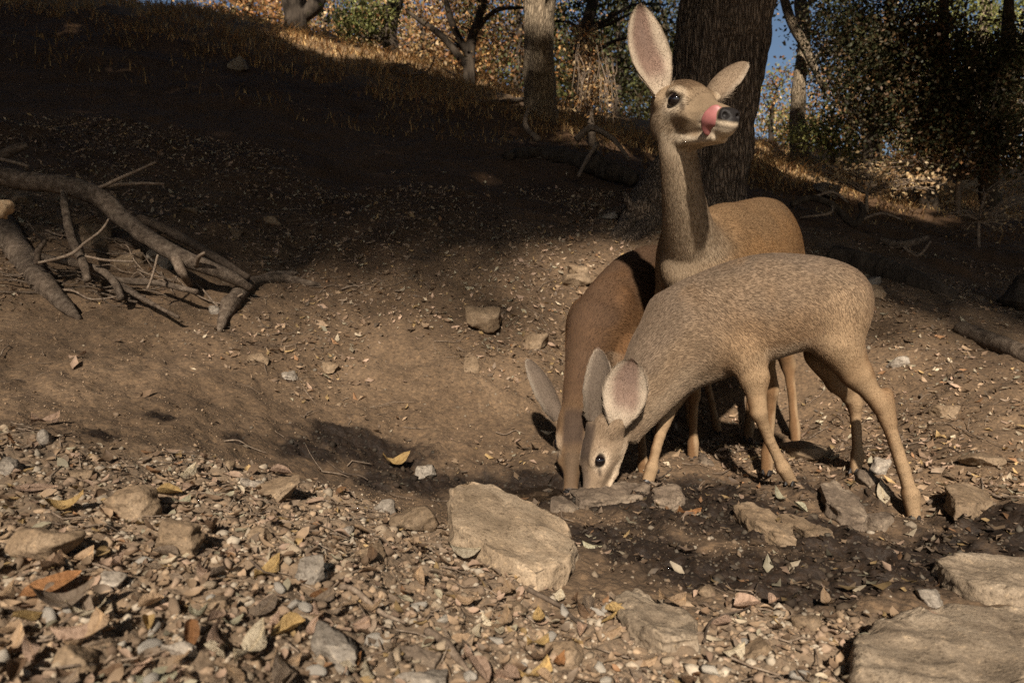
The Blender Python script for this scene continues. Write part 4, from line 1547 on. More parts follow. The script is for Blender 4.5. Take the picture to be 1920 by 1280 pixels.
# ------------------------------------------------------------------ stones
hull_rock([(850, 908, 1.74), (884, 895, 1.80), (950, 922, 1.78), (1012, 946, 1.74), (1076, 984, 1.64), (1082, 1012, 1.52), (1066, 1050, 1.37), (1005, 1070, 1.30), (920, 1026, 1.37), (846, 976, 1.47), (842, 942, 1.6)],
          'large flat tan boulder right in front of the drinking fawns', 0.075, seed=3, noise=0.012)
hull_rock([(1592, 1190, 1.06), (1650, 1150, 1.20), (1760, 1130, 1.27), (1930, 1136, 1.27), (2080, 1160, 1.2), (2080, 1330, 0.85), (1850, 1340, 0.80), (1680, 1320, 0.83), (1600, 1260, 0.94)],
          'big rounded speckled boulder filling the bottom right corner', 0.10, 'speckled_rock', seed=5, noise=0.012, bevel=0.03)
hull_rock([(1752, 1046, 1.56), (1800, 1033, 1.62), (1930, 1040, 1.62), (2040, 1060, 1.55), (2040, 1110, 1.36), (1900, 1108, 1.36), (1830, 1090, 1.40), (1778, 1068, 1.47)],
          'broad tan slab above the bottom right boulder, cut by the frame edge', 0.055, 'speckled_rock', seed=8, noise=0.010)
hull_rock([(1768, 928, 2.02), (1800, 916, 2.08), (1850, 935, 2.06), (1868, 958, 1.98), (1830, 962, 1.93), (1790, 958, 1.93)],
          'tan block with a flat face right of the splayed hind hoof', 0.05, 'brown_rock', seed=9, noise=0.008, bevel=0.008)
hull_rock([(1536, 905, 2.06), (1562, 896, 2.12), (1600, 920, 2.06), (1632, 962, 1.92), (1622, 978, 1.86), (1580, 962, 1.86), (1545, 930, 1.94)],
          'grey slanting slab in the mud between the fawn\'s near hooves', 0.05, 'muddy_rock', seed=11, noise=0.010, bevel=0.008)
hull_rock([(1376, 968, 1.86), (1402, 960, 1.88), (1440, 978, 1.83), (1490, 1000, 1.78), (1494, 1030, 1.66), (1450, 1022, 1.68), (1400, 990, 1.76)],
          'long pale flake of rock lying flat in the wet mud', 0.03, 'brown_rock', seed=13, noise=0.009, bevel=0.007)
hull_rock([(1455, 984, 1.83), (1500, 985, 1.84), (1562, 1012, 1.76), (1566, 1028, 1.68), (1520, 1024, 1.69)],
          'narrow pale flake of rock beside the longer one in mud', 0.03, 'brown_rock', seed=14, noise=0.008, bevel=0.007)
hull_rock([(1062, 920, 2.04), (1110, 910, 2.09), (1180, 908, 2.10), (1216, 918, 2.07), (1206, 940, 1.98), (1150, 950, 1.94), (1085, 944, 1.94)],
          'muddy ledge of stone right under the near fawn\'s muzzle', 0.035, 'muddy_rock', seed=15, noise=0.012, bevel=0.008)
hull_rock([(1222, 922, 2.05), (1270, 915, 2.07), (1288, 935, 2.0), (1262, 952, 1.93), (1225, 945, 1.96)],
          'small crumbly clod just right of the ledge under the muzzle', 0.03, 'muddy_rock', seed=16, noise=0.012, bevel=0.008)
hull_rock([(1145, 1145, 1.27), (1185, 1124, 1.33), (1240, 1150, 1.28), (1308, 1190, 1.17), (1312, 1225, 1.07), (1240, 1222, 1.06), (1175, 1190, 1.13)],
          'pale granite stone at the bottom centre below the mud', 0.055, 'speckled_rock', seed=18, noise=0.012)
rock_at(1060, 960, 60, 30, 'small wet stone beside the big tan boulder', 'muddy_rock', 20)
rock_at(902, 626, 74, 48, 'lone angular tan rock on the bare slope left of the fawns', 'granite', 21, sink=0.15)
rock_at(1008, 654, 48, 30, 'flat tan stone beside the lone angular rock on the slope', 'granite', 22)
rock_at(882, 694, 30, 40, 'narrow upright chip of stone below the lone angular rock', 'granite', 23)
rock_at(795, 893, 44, 32, 'grey cobble on the wet hollow left of the pool', 'grey_rock', 24, sink=0.15)
rock_at(775, 997, 92, 54, 'brown block leaning on the left of the big boulder', 'granite', 25, sink=0.2)
rock_at(720, 962, 44, 34, 'round pale stone left of the brown block', 'grey_rock', 26, sink=0.2)
rock_at(60, 1056, 150, 74, 'rough brown rock at the left edge of the frame', 'granite', 27, sink=0.2)
rock_at(245, 968, 100, 72, 'rough tan rock half buried in the left litter', 'granite', 28, sink=0.25)
rock_at(325, 1044, 92, 84, 'dull brown clod carrying a pale leaf in the left litter', 'granite', 29, sink=0.3)
rock_at(575, 1092, 66, 52, 'grey crumbly stone in the middle of the litter', 'grey_rock', 30, sink=0.2)
rock_at(515, 936, 104, 48, 'low brown rock at the upper rim of the litter', 'granite', 31, sink=0.3)
rock_at(470, 912, 50, 30, 'small tan stone at the upper rim of the litter', 'grey_rock', 32)
rock_at(70, 835, 46, 36, 'pale grey stone at the left end of the litter rim', 'grey_rock', 33)
rock_at(10, 890, 44, 44, 'white stone cut by the left edge of the frame', 'grey_rock', 34)
rock_at(620, 1245, 110, 80, 'whitish jagged stone in the near litter, bottom left of centre', 'grey_rock', 35)
rock_at(790, 1250, 80, 60, 'dark speckled stone under a twig in the bottom litter', 'muddy_rock', 36)
rock_at(790, 1290, 110, 60, 'smooth pale oval stone at the bottom edge of the frame', 'grey_rock', 37)
rock_at(615, 700, 34, 22, 'small tan stone in the middle of the bare slope', 'granite', 38)
rock_at(541, 712, 28, 24, 'whitish stone on the bare slope left of centre', 'grey_rock', 39)
rock_at(482, 680, 42, 26, 'flat tan stone below the forked root on the slope', 'granite', 40)
rock_at(402, 588, 24, 24, 'small grey stone left of the forked root', 'grey_rock', 41)
rock_at(440, 445, 22, 24, 'pale brown stone above the branch pile', 'granite', 42)
rock_at(508, 420, 40, 16, 'flat pale stone high on the dim slope', 'granite', 43)
rock_at(350, 405, 34, 20, 'flat brown stone behind the thick fallen branch', 'granite', 44)
rock_at(240, 495, 64, 34, 'tan rock under the thick fallen branch', 'granite', 45)
rock_at(300, 500, 50, 40, 'grey rock under the thick fallen branch', 'grey_rock', 46)
rock_at(175, 460, 60, 50, 'broad rock behind the forked sticks of the pile', 'granite', 47)
rock_at(25, 380, 46, 26, 'dim rock above the left end of the pile', 'granite', 48)
rock_at(1640, 560, 46, 36, 'tan stone in the dim ground behind the fawn\'s rump', 'granite', 49)
rock_at(1632, 538, 60, 22, 'bluish grey stone in the dim ground behind the fawn\'s rump', 'grey_rock', 50)
rock_at(1632, 915, 50, 30, 'round muddy stone behind the near hind leg', 'muddy_rock', 51)
rock_at(1655, 890, 44, 40, 'speckled stone between the fawn\'s hind legs', 'grey_rock', 52)
rock_at(1690, 688, 36, 24, 'grey stone on the dim ground right of the hind leg', 'grey_rock', 53)
rock_at(1790, 785, 56, 34, 'brown rock on the dim ground at the right', 'granite', 54)
rock_at(1850, 880, 80, 34, 'flat brown rock above the flat-faced block at right', 'granite', 55)
rock_at(1745, 1135, 60, 36, 'small rough stone wedged between the two right slabs', 'grey_rock', 56)
rock_at(1655, 990, 60, 34, 'dark wet stone touching the near hind hoof', 'muddy_rock', 57)
rock_at(1330, 872, 40, 24, 'flat dim stone by the doe\'s front hoof', 'muddy_rock', 58)
rock_at(1520, 862, 120, 26, 'long low stone behind the near front hoof', 'granite', 59)
rock_at(1085, 525, 50, 30, 'dim stone on the slope left of the rusty fawn', 'granite', 60)
rock_at(1080, 540, 60, 26, 'second dim stone on the slope left of the rusty fawn', 'granite', 61)
rock_at(1145, 410, 34, 22, 'pale stone at the foot of the big trunk', 'grey_rock', 62)
rock_at(1555, 380, 56, 30, 'pale angular rock on the sunlit patch right of the doe', 'grey_rock', 63, sink=0.1)
rock_at(1822, 362, 60, 74, 'tall pale rock in the sun under the right shrubs', 'grey_rock', 64, sink=0.1)
rock_at(620, 72, 24, 14, 'small pale rock on the far sunlit slope', 'grey_rock', 65)
rock_at(440, 130, 46, 24, 'dim rock on the shaded upper slope', 'grey_rock', 66)

for j, (px, py, w, h, lab, mt) in enumerate([
    (400, 1150, 60, 34, 'flat tan stone left of the middle litter', 'granite'), (200, 1110, 54, 36, 'greyish stone under the rough left rock', 'grey_rock'), (480, 1010, 48, 28, 'small flat stone above the middle litter', 'granite'),
    (690, 1050, 60, 36, 'tan stone left of the big boulder foot', 'granite'), (640, 1000, 50, 30, 'greyish stone between brown block and grey crumbly stone', 'grey_rock'), (130, 1250, 90, 50, 'broad flat stone in the lower left corner', 'granite'),
    (330, 1240, 70, 40, 'pale flat stone at the bottom edge left', 'grey_rock'), (960, 1160, 60, 34, 'tan stone under the big boulder', 'granite'), (1060, 1250, 80, 44, 'tan stone at the bottom edge centre', 'granite'),
    (1420, 1230, 70, 40, 'brown stone at the bottom edge right of centre', 'granite'), (1520, 1180, 60, 34, 'dusty stone left of the bottom right boulder', 'granite'), (1330, 1120, 46, 26, 'small stone on the lower rim of the mud', 'granite'),
    (870, 1220, 50, 30, 'pale stone right of the dark speckled one', 'grey_rock'), (420, 880, 40, 22, 'small stone on the left litter rim', 'granite'), (150, 900, 46, 28, 'dusty stone left of the rough tan rock', 'granite')]):
    rock_at(px, py, w, h, lab, mt, 400 + j, sink=0.36)

# ------------------------------------------------------------------ small stones
PEB_PAL = np.array([(0.33, 0.265, 0.195), (0.27, 0.20, 0.14), (0.37, 0.315, 0.245), (0.20, 0.15, 0.105), (0.36, 0.27, 0.185), (0.42, 0.37, 0.30), (0.16, 0.115, 0.08), (0.30, 0.225, 0.165)])


def ico(sub):
    bm = bmesh.new()
    bmesh.ops.create_icosphere(bm, subdivisions=sub, radius=1)
    V = np.array([v.co for v in bm.verts])
    F = np.array([[v.index for v in f.verts] for f in bm.faces])
    bm.free()
    return V, F


ICO1, ICO2 = ico(1), ico(2)


def scatter_xy(n, x0, x1, y0, y1, dens, r):
    out = []
    tot = 0
    while tot < n:
        x, y = r.uniform(x0, x1, 4 * n), r.uniform(y0, y1, 4 * n)
        k = r.random(4 * n) < dens(x, y)
        out.append(np.stack([x[k], y[k]], -1))
        tot += k.sum()
        if len(out) > 40: break
    return np.concatenate(out)[:n]


def in_view(x, y, m=0.12):
    return (np.abs(x) < y * (0.75 + m) + 0.1) & (y > 0.55)


MARKS = [(960, 1000, 'the big flat boulder'), (800, 980, 'the brown block by the big boulder'), (60, 1020, 'the rough rock at the left edge'), (245, 930, 'the rough tan rock at left'), (325, 1005, 'the brown clod at left'), (575, 1065, 'the grey crumbly stone'),
         (515, 915, 'the litter rim at left'), (620, 1220, 'the whitish jagged stone'), (790, 1230, 'the dark speckled stone'), (1225, 1180, 'the pale granite stone'), (1650, 1230, 'the bottom right boulder'), (1450, 1130, 'the lower rim of the mud'),
         (100, 1200, 'the lower left corner'), (350, 1230, 'the bottom edge at left'), (1000, 1240, 'the bottom edge at centre'), (430, 1100, 'the middle of the left litter'), (1450, 1250, 'the bottom edge right of centre'), (700, 1100, 'the litter left of the big boulder'), (150, 870, 'the left end of the litter rim'), (900, 1130, 'the foot of the big boulder')]
_seen = {}


def mark_of(p):
    a, b, _ = project(np.asarray(p, float))
    j = int(np.argmin([math.hypot(a - m[0], b - m[1]) for m in MARKS]))
    return MARKS[j][2]


def slope_litter(x, y):
    """the upper bank is strewn with bits, the fine soil just above the near litter is bare"""
    bare = sstep(2.9, 2.35, y + 0.25 * fbm(x * 2.2, y * 2.2, 6.1, 3)) * sstep(0.15, -0.35, x)
    return (1 - 0.93 * bare)


def build_pebbles():
    r = np.random.default_rng(21)
    xy = np.concatenate([
        scatter_xy(14000, -1.7, 1.7, 0.6, 2.0, lambda x, y: gravel_mask(x, y) * in_view(x, y) * np.clip(0.25 + 1.2 / (y + 0.2) ** 2, 0, 1), r),
        scatter_xy(5500, -3.6, 3.4, 1.6, 4.8, lambda x, y: in_view(x, y) * sstep(-0.6, 0.4, fbm(x * 1.6, y * 1.6, 7.7, 3)) * (1 - wet_mask(x, y)) * slope_litter(x, y), r),
        scatter_xy(2600, -1, 2.4, 1.3, 2.5, lambda x, y: wet_mask(x, y) * in_view(x, y), r)])
    n = len(xy)
    size = np.exp(r.normal(math.log(0.0043), 0.55, n))
    size[14000:] *= 0.95
    dist = np.hypot(xy[:, 0], xy[:, 1])
    size = np.clip(size, 0.002, 0.016)
    sc3 = size[:, None] * r.uniform(0.6, 1.25, (n, 3)) * [1, 1, 0.75]
    z = G(xy[:, 0], xy[:, 1])
    ang = r.uniform(0, 6.28, n)
    V0, F0 = ICO1
    jit = r.uniform(0.55, 1.25, (n, len(V0)))
    V = V0[None] * jit[..., None] * sc3[:, None]
    ca, sa = np.cos(ang)[:, None], np.sin(ang)[:, None]
    X = V[..., 0] * ca - V[..., 1] * sa
    Y = V[..., 0] * sa + V[..., 1] * ca
    V = np.stack([X, Y, V[..., 2]], -1) + np.concatenate([xy, (z + sc3[:, 2] * 0.05)[:, None]], 1)[:, None]
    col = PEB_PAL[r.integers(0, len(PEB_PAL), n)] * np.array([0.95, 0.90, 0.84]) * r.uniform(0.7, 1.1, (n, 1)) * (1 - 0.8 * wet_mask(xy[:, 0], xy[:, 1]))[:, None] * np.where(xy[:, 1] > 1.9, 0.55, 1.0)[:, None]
    # the largest in view become things of their own
    show = size / dist
    order = np.argsort(-show)
    rest = order[300:]
    F = (F0[None] + (np.arange(len(rest)) * len(V0))[:, None, None]).reshape(-1, 3)
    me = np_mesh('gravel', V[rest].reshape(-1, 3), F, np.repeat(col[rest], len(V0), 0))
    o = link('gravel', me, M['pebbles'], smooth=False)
    tag(o, 'fine gravel and grit strewn over the soil', 'gravel', kind='stuff')
    # things: a few stone shapes shared by all
    meshes = []
    kinds = [('tan', (0.33, 0.255, 0.175), 'sandy tan pebble lying in the foreground gravel'), ('grey', (0.28, 0.25, 0.21), 'grey pebble lying in the foreground gravel'),
             ('white', (0.36, 0.318, 0.26), 'whitish pebble lying in the foreground gravel'), ('brown', (0.19, 0.135, 0.09), 'dark brown pebble lying in the foreground gravel')]
    for kname, c, lab in kinds:
        for k in range(4):
            V0, F0 = ICO2
            v = corner_cloud(1, 1, 0.8, 300 + k, 9)
            vv = unit(V0)
            d = np.max(vv @ unit(v).T ** 3, axis=1)
            nn = unit(np.random.default_rng(k + 70).normal(size=(11, 3)))
            q = vv.copy()
            for pl in nn:
                ex = np.maximum(0, q @ pl - 0.50)
                q = q - ex[:, None] * pl
            q = q * (1 + 0.10 * fbm(vv[:, 0] * 2.5 + k, vv[:, 1] * 2.5, vv[:, 2] * 2.5, 3))[:, None]
            me = np_mesh('pebble', q, F0, np.tile(np.array(c), (len(q), 1)) * (1 + 0.12 * fbm(vv[:, 0] * 3, vv[:, 1] * 3, vv[:, 2] * 3 + k, 2))[:, None])
            me.materials.append(M['pebbles'])
            meshes.append((me, lab, kname))
    for i in order[:300]:
        me, lab, kname = meshes[r.choice([0, 1, 2, 3, 4, 5, 6, 7, 8, 9, 12, 13, 14, 15])]
        o = bpy.data.objects.new('pebble', me)
        COL.objects.link(o)
        s = size[i]
        o.scale = (s * r.uniform(0.9, 1.5), s * r.uniform(0.7, 1.1), s * r.uniform(0.6, 0.9))
        o.rotation_euler = (r.uniform(-0.4, 0.4), r.uniform(-0.4, 0.4), r.uniform(0, 6.28))
        o.location = (xy[i, 0], xy[i, 1], z[i] + s * 0.25)
        shape = 'flat' if o.scale[2] < 0.68 * s else ('long' if o.scale[0] > 1.3 * s else 'round')
        big_ = 'tiny' if s < 0.009 else ('small' if s < 0.012 else 'larger')
        tag(o, '%s %s %s pebble near %s' % (big_, shape, {'tan': 'sandy tan', 'brown': 'dark brown'}.get(kname, kname), mark_of(o.location)), 'pebble', kname + ' pebbles in the foreground gravel')


build_pebbles()


def build_grit():
    r = np.random.default_rng(23)
    xy = scatter_xy(11000, -2.6, 1.2, 1.5, 3.4, lambda x, y: in_view(x, y) * (1 - gravel_mask(x, y)) * sstep(-0.9, 0.3, fbm(x * 3, y * 3, 1.9, 3)) * np.clip(2.2 / y ** 1.2, 0, 1), r)
    n = len(xy)
    s = np.clip(np.exp(r.normal(math.log(0.0021), 0.4, n)), 0.001, 0.006)
    V0 = np.array([(1, 0, 0), (-1, 0, 0), (0, 1, 0), (0, -1, 0), (0, 0, 0.8), (0, 0, -0.8)], float)
    F0 = np.array([(0, 2, 4), (2, 1, 4), (1, 3, 4), (3, 0, 4), (2, 0, 5), (1, 2, 5), (3, 1, 5), (0, 3, 5)])
    V = V0[None] * (s[:, None] * r.uniform(0.6, 1.3, (n, 6)))[..., None] + np.stack([xy[:, 0], xy[:, 1], G(xy[:, 0], xy[:, 1]) + s * 0.3], -1)[:, None]
    c = np.array([(0.22, 0.148, 0.09), (0.15, 0.098, 0.057), (0.30, 0.215, 0.14), (0.12, 0.078, 0.045)])[r.integers(0, 4, n)] * r.uniform(0.7, 1.2, (n, 1)) * (1 - 0.75 * wet_mask(xy[:, 0], xy[:, 1]))[:, None]
    F = (F0[None] + (np.arange(n) * 6)[:, None, None]).reshape(-1, 3)
    o = link('grit', np_mesh('grit', V.reshape(-1, 3), F, np.repeat(c, 6, 0)), M['pebbles'], smooth=False)
    tag(o, 'fine brown grit on the bare soil above the litter', 'grit', kind='stuff')


build_grit()

# ------------------------------------------------------------------ dead leaves
LEAF_KINDS = [('tan', (0.40, 0.275, 0.17)), ('pinkish', (0.46, 0.315, 0.225)), ('yellow', (0.46, 0.31, 0.13)), ('grey-green', (0.40, 0.37, 0.26)), ('brown', (0.17, 0.105, 0.062)), ('orange', (0.30, 0.145, 0.06)), ('cream', (0.60, 0.505, 0.36)), ('grey-brown', (0.26, 0.195, 0.14))]
LEAF_W = np.array([0.26, 0.15, 0.07, 0.06, 0.19, 0.03, 0.06, 0.18])


def leaf_shape(nl, nw, curl, cup, twist, notch=0.0, seed=0.0):
    """an oval oak leaf of length 1, pointed at both ends, dried and curled"""
    u = np.linspace(0, 1, nl)
    w = 0.225 * np.sin(math.pi * u ** 0.85) ** 0.75 + 0.004
    w = w * (1 + notch * np.sin(u * 26 + seed))
    v = np.linspace(-1, 1, nw)
    U, Vv = np.meshgrid(u, v, indexing='ij')
    x = U - 0.5
    y = Vv * w[:, None]
    z = curl * (U - 0.5) ** 2 * 1.6 + cup * np.abs(Vv) ** 1.6 * w[:, None] + twist * (U - 0.5) * Vv * 0.5 + 0.03 * vnoise(U * 4 + seed, Vv * 2, seed)
    idx = np.arange(nl * nw).reshape(nl, nw)
    F = np.stack([idx[:-1, :-1], idx[1:, :-1], idx[1:, 1:], idx[:-1, 1:]], -1).reshape(-1, 4)
    return np.stack([x, y, z], -1).reshape(-1, 3), F


def frames(n, nrm, r, tilt):
    nrm = unit(nrm + r.normal(0, 1, (n, 3)) * tilt[:, None])
    a = unit(np.cross(nrm, unit(r.normal(size=(n, 3)))))
    return a, np.cross(nrm, a), nrm


def build_leaves():
    r = np.random.default_rng(31)
    near = scatter_xy(3000, -1.7, 1.7, 0.6, 2.0, lambda x, y: gravel_mask(x, y) * in_view(x, y) * sstep(-0.9, 0.5, fbm(x * 3, y * 3, 2.2, 3) + 0.2) * np.clip(1.1 / (y + 0.1), 0, 1), r)
    mid = scatter_xy(17000, -3.8, 1.6, 2.0, 5.5, lambda x, y: in_view(x, y) * sstep(-0.5, 0.5, fbm(x * 1.5, y * 1.5, 4.4, 4)) * (1 - wet_mask(x, y)) * slope_litter(x, y), r)
    right = scatter_xy(6500, 0.6, 4.6, 2.0, 5.4, lambda x, y: in_view(x, y) * sstep(-0.6, 0.4, fbm(x * 2, y * 2, 9.4, 3)) * (1 - wet_mask(x, y)), r)
    far = scatter_xy(1600, -7, 7, 4.5, 10, lambda x, y: in_view(x, y), r)
    mud = scatter_xy(700, 0.0, 2.2, 1.3, 2.5, lambda x, y: wet_mask(x, y) * in_view(x, y), r)
    xy = np.concatenate([near, mid, right, far, mud])
    n = len(xy)
    L = np.clip(np.exp(r.normal(math.log(0.0205), 0.42, n)), 0.007, 0.048)
    L[len(near):] *= r.uniform(0.5, 1.3, n - len(near))
    z = G(xy[:, 0], xy[:, 1])
    nrm = normals(xy[:, 0], xy[:, 1])
    kind = r.choice(len(LEAF_KINDS), n, p=LEAF_W / LEAF_W.sum())
    tilt = np.where(xy[:, 1] < 1.9, 0.34, 0.40)
    A, Bv, Nn = frames(n, nrm, r, tilt)
    dist = np.hypot(xy[:, 0], xy[:, 1])
    show = np.where(np.arange(n) < len(near), L / dist, 0)
    order = np.argsort(-show)
    rest = order[300:]
    shapes = [leaf_shape(5, 3, r.uniform(-0.2, 0.7), r.uniform(-0.5, 0.9), r.uniform(-0.5, 0.5), 0.0, k * 1.3) for k in range(10)]
    Vs, Fs, Cs = [], [], []
    off = 0
    pick = r.integers(0, 10, n)
    shapes += [leaf_shape(3, 3, r.uniform(-0.2, 0.7), r.uniform(-0.5, 0.9), r.uniform(-0.5, 0.5), 0.0, k * 1.7) for k in range(10)]
    pick2 = np.where(np.arange(n) < len(near), pick, pick + 10)
    for k, (V0, F0) in enumerate(shapes):
        ii = rest[pick2[rest] == k]
        V = (V0[None, :, 0:1] * A[ii][:, None] + V0[None, :, 1:2] * Bv[ii][:, None] + V0[None, :, 2:3] * Nn[ii][:, None]) * L[ii][:, None, None]
        V = V + np.stack([xy[ii, 0], xy[ii, 1], z[ii] + 0.004 + 0.07 * L[ii]], -1)[:, None]
        c = (0.68 * np.array([LEAF_KINDS[q][1] for q in kind[ii]]) + 0.32 * np.array([0.27, 0.195, 0.13])) * np.where(k < 10, r.uniform(0.6, 1.1, (len(ii), 1)), np.clip(np.exp(r.normal(-0.15, 0.40, (len(ii), 1))), 0.3, 1.2)) * (1 - 0.5 * wet_mask(xy[ii, 0], xy[ii, 1]))[:, None]
        Vs.append(V.reshape(-1, 3))
        Fs.append((F0[None] + (np.arange(len(ii)) * len(V0))[:, None, None]).reshape(-1, 4) + off)
        Cs.append(np.repeat(c, len(V0), 0))
        off += len(ii) * len(V0)
    me = np_mesh('leaf_litter', np.concatenate(Vs), np.concatenate(Fs), np.concatenate(Cs))
    o = link('leaf_litter', me, M['litter'])
    tag(o, 'dead oak leaves scattered over the slope and litter', 'leaf litter', kind='stuff')
    pool = {}
    mats = [mat_leaf_obj('leaf_' + k.replace('-', '_'), c) for k, c in LEAF_KINDS]
    for ki, (kname, c) in enumerate(LEAF_KINDS):
        pool[ki] = []
        for k in range(5):
            V0, F0 = leaf_shape(7, 5, *[(0.1, 0.15, 0.1), (1.1, 0.3, 0.2), (0.2, 1.4, 0.1), (0.4, 0.2, 1.0), (0.2, -0.9, 0.2)][k], 0.06, k * 2.1 + ki)
            me = np_mesh('fallen_leaf', V0, F0)
            me.materials.append(mats[ki])
            me.polygons.foreach_set('use_smooth', np.ones(len(me.polygons), bool))
            pool[ki].append(me)

    def put(i, ki, loc, a, b, nn, length, label, group, name='fallen_leaf'):
        o = bpy.data.objects.new(name, pool[ki][i % 5])
        COL.objects.link(o)
        m = Matrix.Identity(4)
        for q, v in enumerate((a, b, nn)):
            for w in range(3): m[w][q] = v[w] * length
        for w in range(3): m[w][3] = loc[w]
        o.matrix_world = m
        tag(o, label, 'leaf', group)
    art = {'orange': 'an'}
    for i in order[:300]:
        ki = int(kind[i])
        kname = LEAF_KINDS[ki][0]
        put(int(pick[i]), ki, (xy[i, 0], xy[i, 1], z[i] + 0.007 + 0.10 * L[i]), A[i], Bv[i], Nn[i], L[i], '%s %s %s oak leaf near %s' % ('small' if L[i] < 0.034 else ('dry' if L[i] < 0.044 else 'large'), ('flat', 'curled', 'cupped', 'twisted', 'humped')[int(pick[i]) % 5], kname, mark_of((xy[i, 0], xy[i, 1], z[i]))), '%s oak leaves in the foreground litter' % kname)
    # leaves one can pick out in the photograph
    KI = {k: i for i, (k, c) in enumerate(LEAF_KINDS)}
    single = [
        (95, 1116, 92, 'orange', 'glossy orange-brown leaf at the lower left edge'), (120, 1162, 88, 'grey-brown', 'broad grey-brown leaf under the glossy orange one'), (278, 1172, 42, 'yellow', 'round yellow leaf in the lower left litter'),
        (500, 1072, 62, 'yellow', 'long yellow leaf lying flat in the middle litter'), (340, 1050, 42, 'cream', 'cream leaf stood against the dull brown clod'), (65, 925, 64, 'pinkish', 'pinkish leaf near the white stone at left'),
        (120, 962, 58, 'yellow', 'golden curled leaf left of the rough tan rock'), (315, 932, 44, 'yellow', 'ochre leaf right of the rough tan rock'), (340, 945, 30, 'grey-green', 'pale green leaf touching the ochre one'),
        (150, 1205, 84, 'pinkish', 'long pale curled leaf at the lower left'), (500, 1155, 70, 'grey-brown', 'large taupe leaf in the lower middle litter'), (435, 1182, 36, 'grey-green', 'pale green leaf right of the round yellow one'),
        (540, 1195, 70, 'yellow', 'pale yellow leaf beside the whitish stone'), (470, 1245, 90, 'cream', 'big mottled leaf at the bottom edge left of centre'), (870, 1060, 66, 'cream', 'pale leaf leaning on the foot of the big boulder'),
        (1050, 1128, 44, 'cream', 'pale leaf just under the big boulder'), (1105, 1138, 30, 'cream', 'white upright leaf right of the big boulder foot'), (1090, 1190, 46, 'pinkish', 'buff leaf left of the pale granite stone'),
        (890, 1195, 46, 'cream', 'left leaf of the pale rosette in the bottom litter'), (915, 1172, 42, 'cream', 'upper leaf of the pale rosette in the bottom litter'), (935, 1190, 46, 'cream', 'right leaf of the pale rosette in the bottom litter'),
        (1462, 940, 36, 'grey-green', 'fresh green leaf lying on the black mud'), (1500, 958, 30, 'grey-green', 'small yellow-green leaf right of the fresh green one'), (1290, 965, 44, 'orange', 'russet leaf on the mud right of the ledge'),
        (1110, 1030, 44, 'grey-green', 'curled green leaf right of the big boulder'), (600, 1120, 50, 'orange', 'small orange leaf beside the grey crumbly stone'), (740, 886, 54, 'yellow', 'crumpled golden leaf in the wet hollow'),
        (525, 895, 40, 'pinkish', 'pale leaf on the upper rim of the litter'), (85, 800, 40, 'pinkish', 'upright pinkish leaf at the left rim of the litter'), (350, 895, 60, 'cream', 'pale curled leaf at the litter rim above the tan rock'),
        (1655, 935, 44, 'cream', 'pale crumpled leaf by the wet stone and hind leg'), (1550, 1150, 44, 'tan', 'tan leaf pointing at the bottom right boulder'), (1400, 1150, 60, 'pinkish', 'pale leaf on the dry rim below the mud'),
        (1260, 1165, 50, 'tan', 'tan leaf lying on the pale granite stone'), (1375, 1230, 60, 'cream', 'cream leaf at the bottom edge right of centre')]
    for j, (px, py, w, kn, lab) in enumerate(single):
        g = hit(px, py)
        length = w / FPX * math.hypot(g[0], g[1]) * 0.98
        nn = normals(np.array([g[0]]), np.array([g[1]]))[0]
        a, b, nn = [q[0] for q in frames(1, unit(nn + np.array([0, -0.2, 0]))[None], r, np.array([0.06]))]
        lift = 0.007 + 0.07 * length
        if 'leaning' in lab or 'lying on the pale' in lab: lift += 0.03
        put(j, KI[kn], (g[0], g[1], gz(g[0], g[1]) + lift), a, b, nn, length, lab, None)


build_leaves()

# ------------------------------------------------------------------ fallen wood
def wood(name, label, pts, mat='deadwood', cat='branch', group=None, lift=None, sides=14, wob=0.10, freq=14, tw=None):
    """pts: photo x, y, depth, radius in photo pixels; depth None means lying on the ground seen there"""
    p, r = [], []
    for (px, py, Y, rp) in pts:
        q = hit(px, py) if Y is None else P(px, py, Y)
        p.append(q + np.array([0, 0, (rp / FPX * q[1]) * 0.6 if Y is None else 0]))
        r.append(rp / FPX * q[1])
    base = np.array(p).mean(0)
    root = empty(name, base)
    tag(root, label, cat, group)
    tube_obj('limb', p, r, M[mat], root, sides=sides, wob=wob, freq=freq, sub=10)
    for t in (tw or []):
        pp = [P(*q[:3]) if q[2] else hit(q[0], q[1]) + np.array([0, 0, 0.006]) for q in t]
        rr = [q[3] / FPX * pp[i][1] for i, q in enumerate(t)]
        tube_obj('twig', pp, rr, M['twig'], root, sides=6, wob=0.15, freq=40, sub=4)
    return root


PILE = 'dead wood heaped at the left'
wood('fallen_branch', 'thick smooth fallen branch arching down from the left edge', [(-60, 318, 3.25, 19), (0, 330, 3.27, 19), (60, 340, 3.28, 17), (130, 350, 3.28, 18), (190, 372, 3.25, 18), (230, 410, 3.2, 16), (285, 450, 3.12, 15), (340, 482, 3.06, 16), (380, 498, 3.06, 14), (430, 518, 3.1, 12), (470, 540, 3.15, 7)],
     group=PILE, sides=18, tw=[[(330, 482, 3.06, 12), (342, 512, 2.98, 8), (360, 540, None, 6)], [(120, 350, 3.28, 7), (124, 400, 3.15, 6), (150, 470, 2.98, 7), (165, 540, None, 6)], [(368, 498, 3.03, 5), (372, 482, 2.98, 4), (384, 474, 2.96, 3)],
                                [(180, 355, 3.25, 4), (235, 330, 3.3, 3), (292, 304, 3.35, 2)], [(185, 352, 3.28, 4), (250, 344, 3.35, 3), (308, 345, 3.4, 2.5)]])
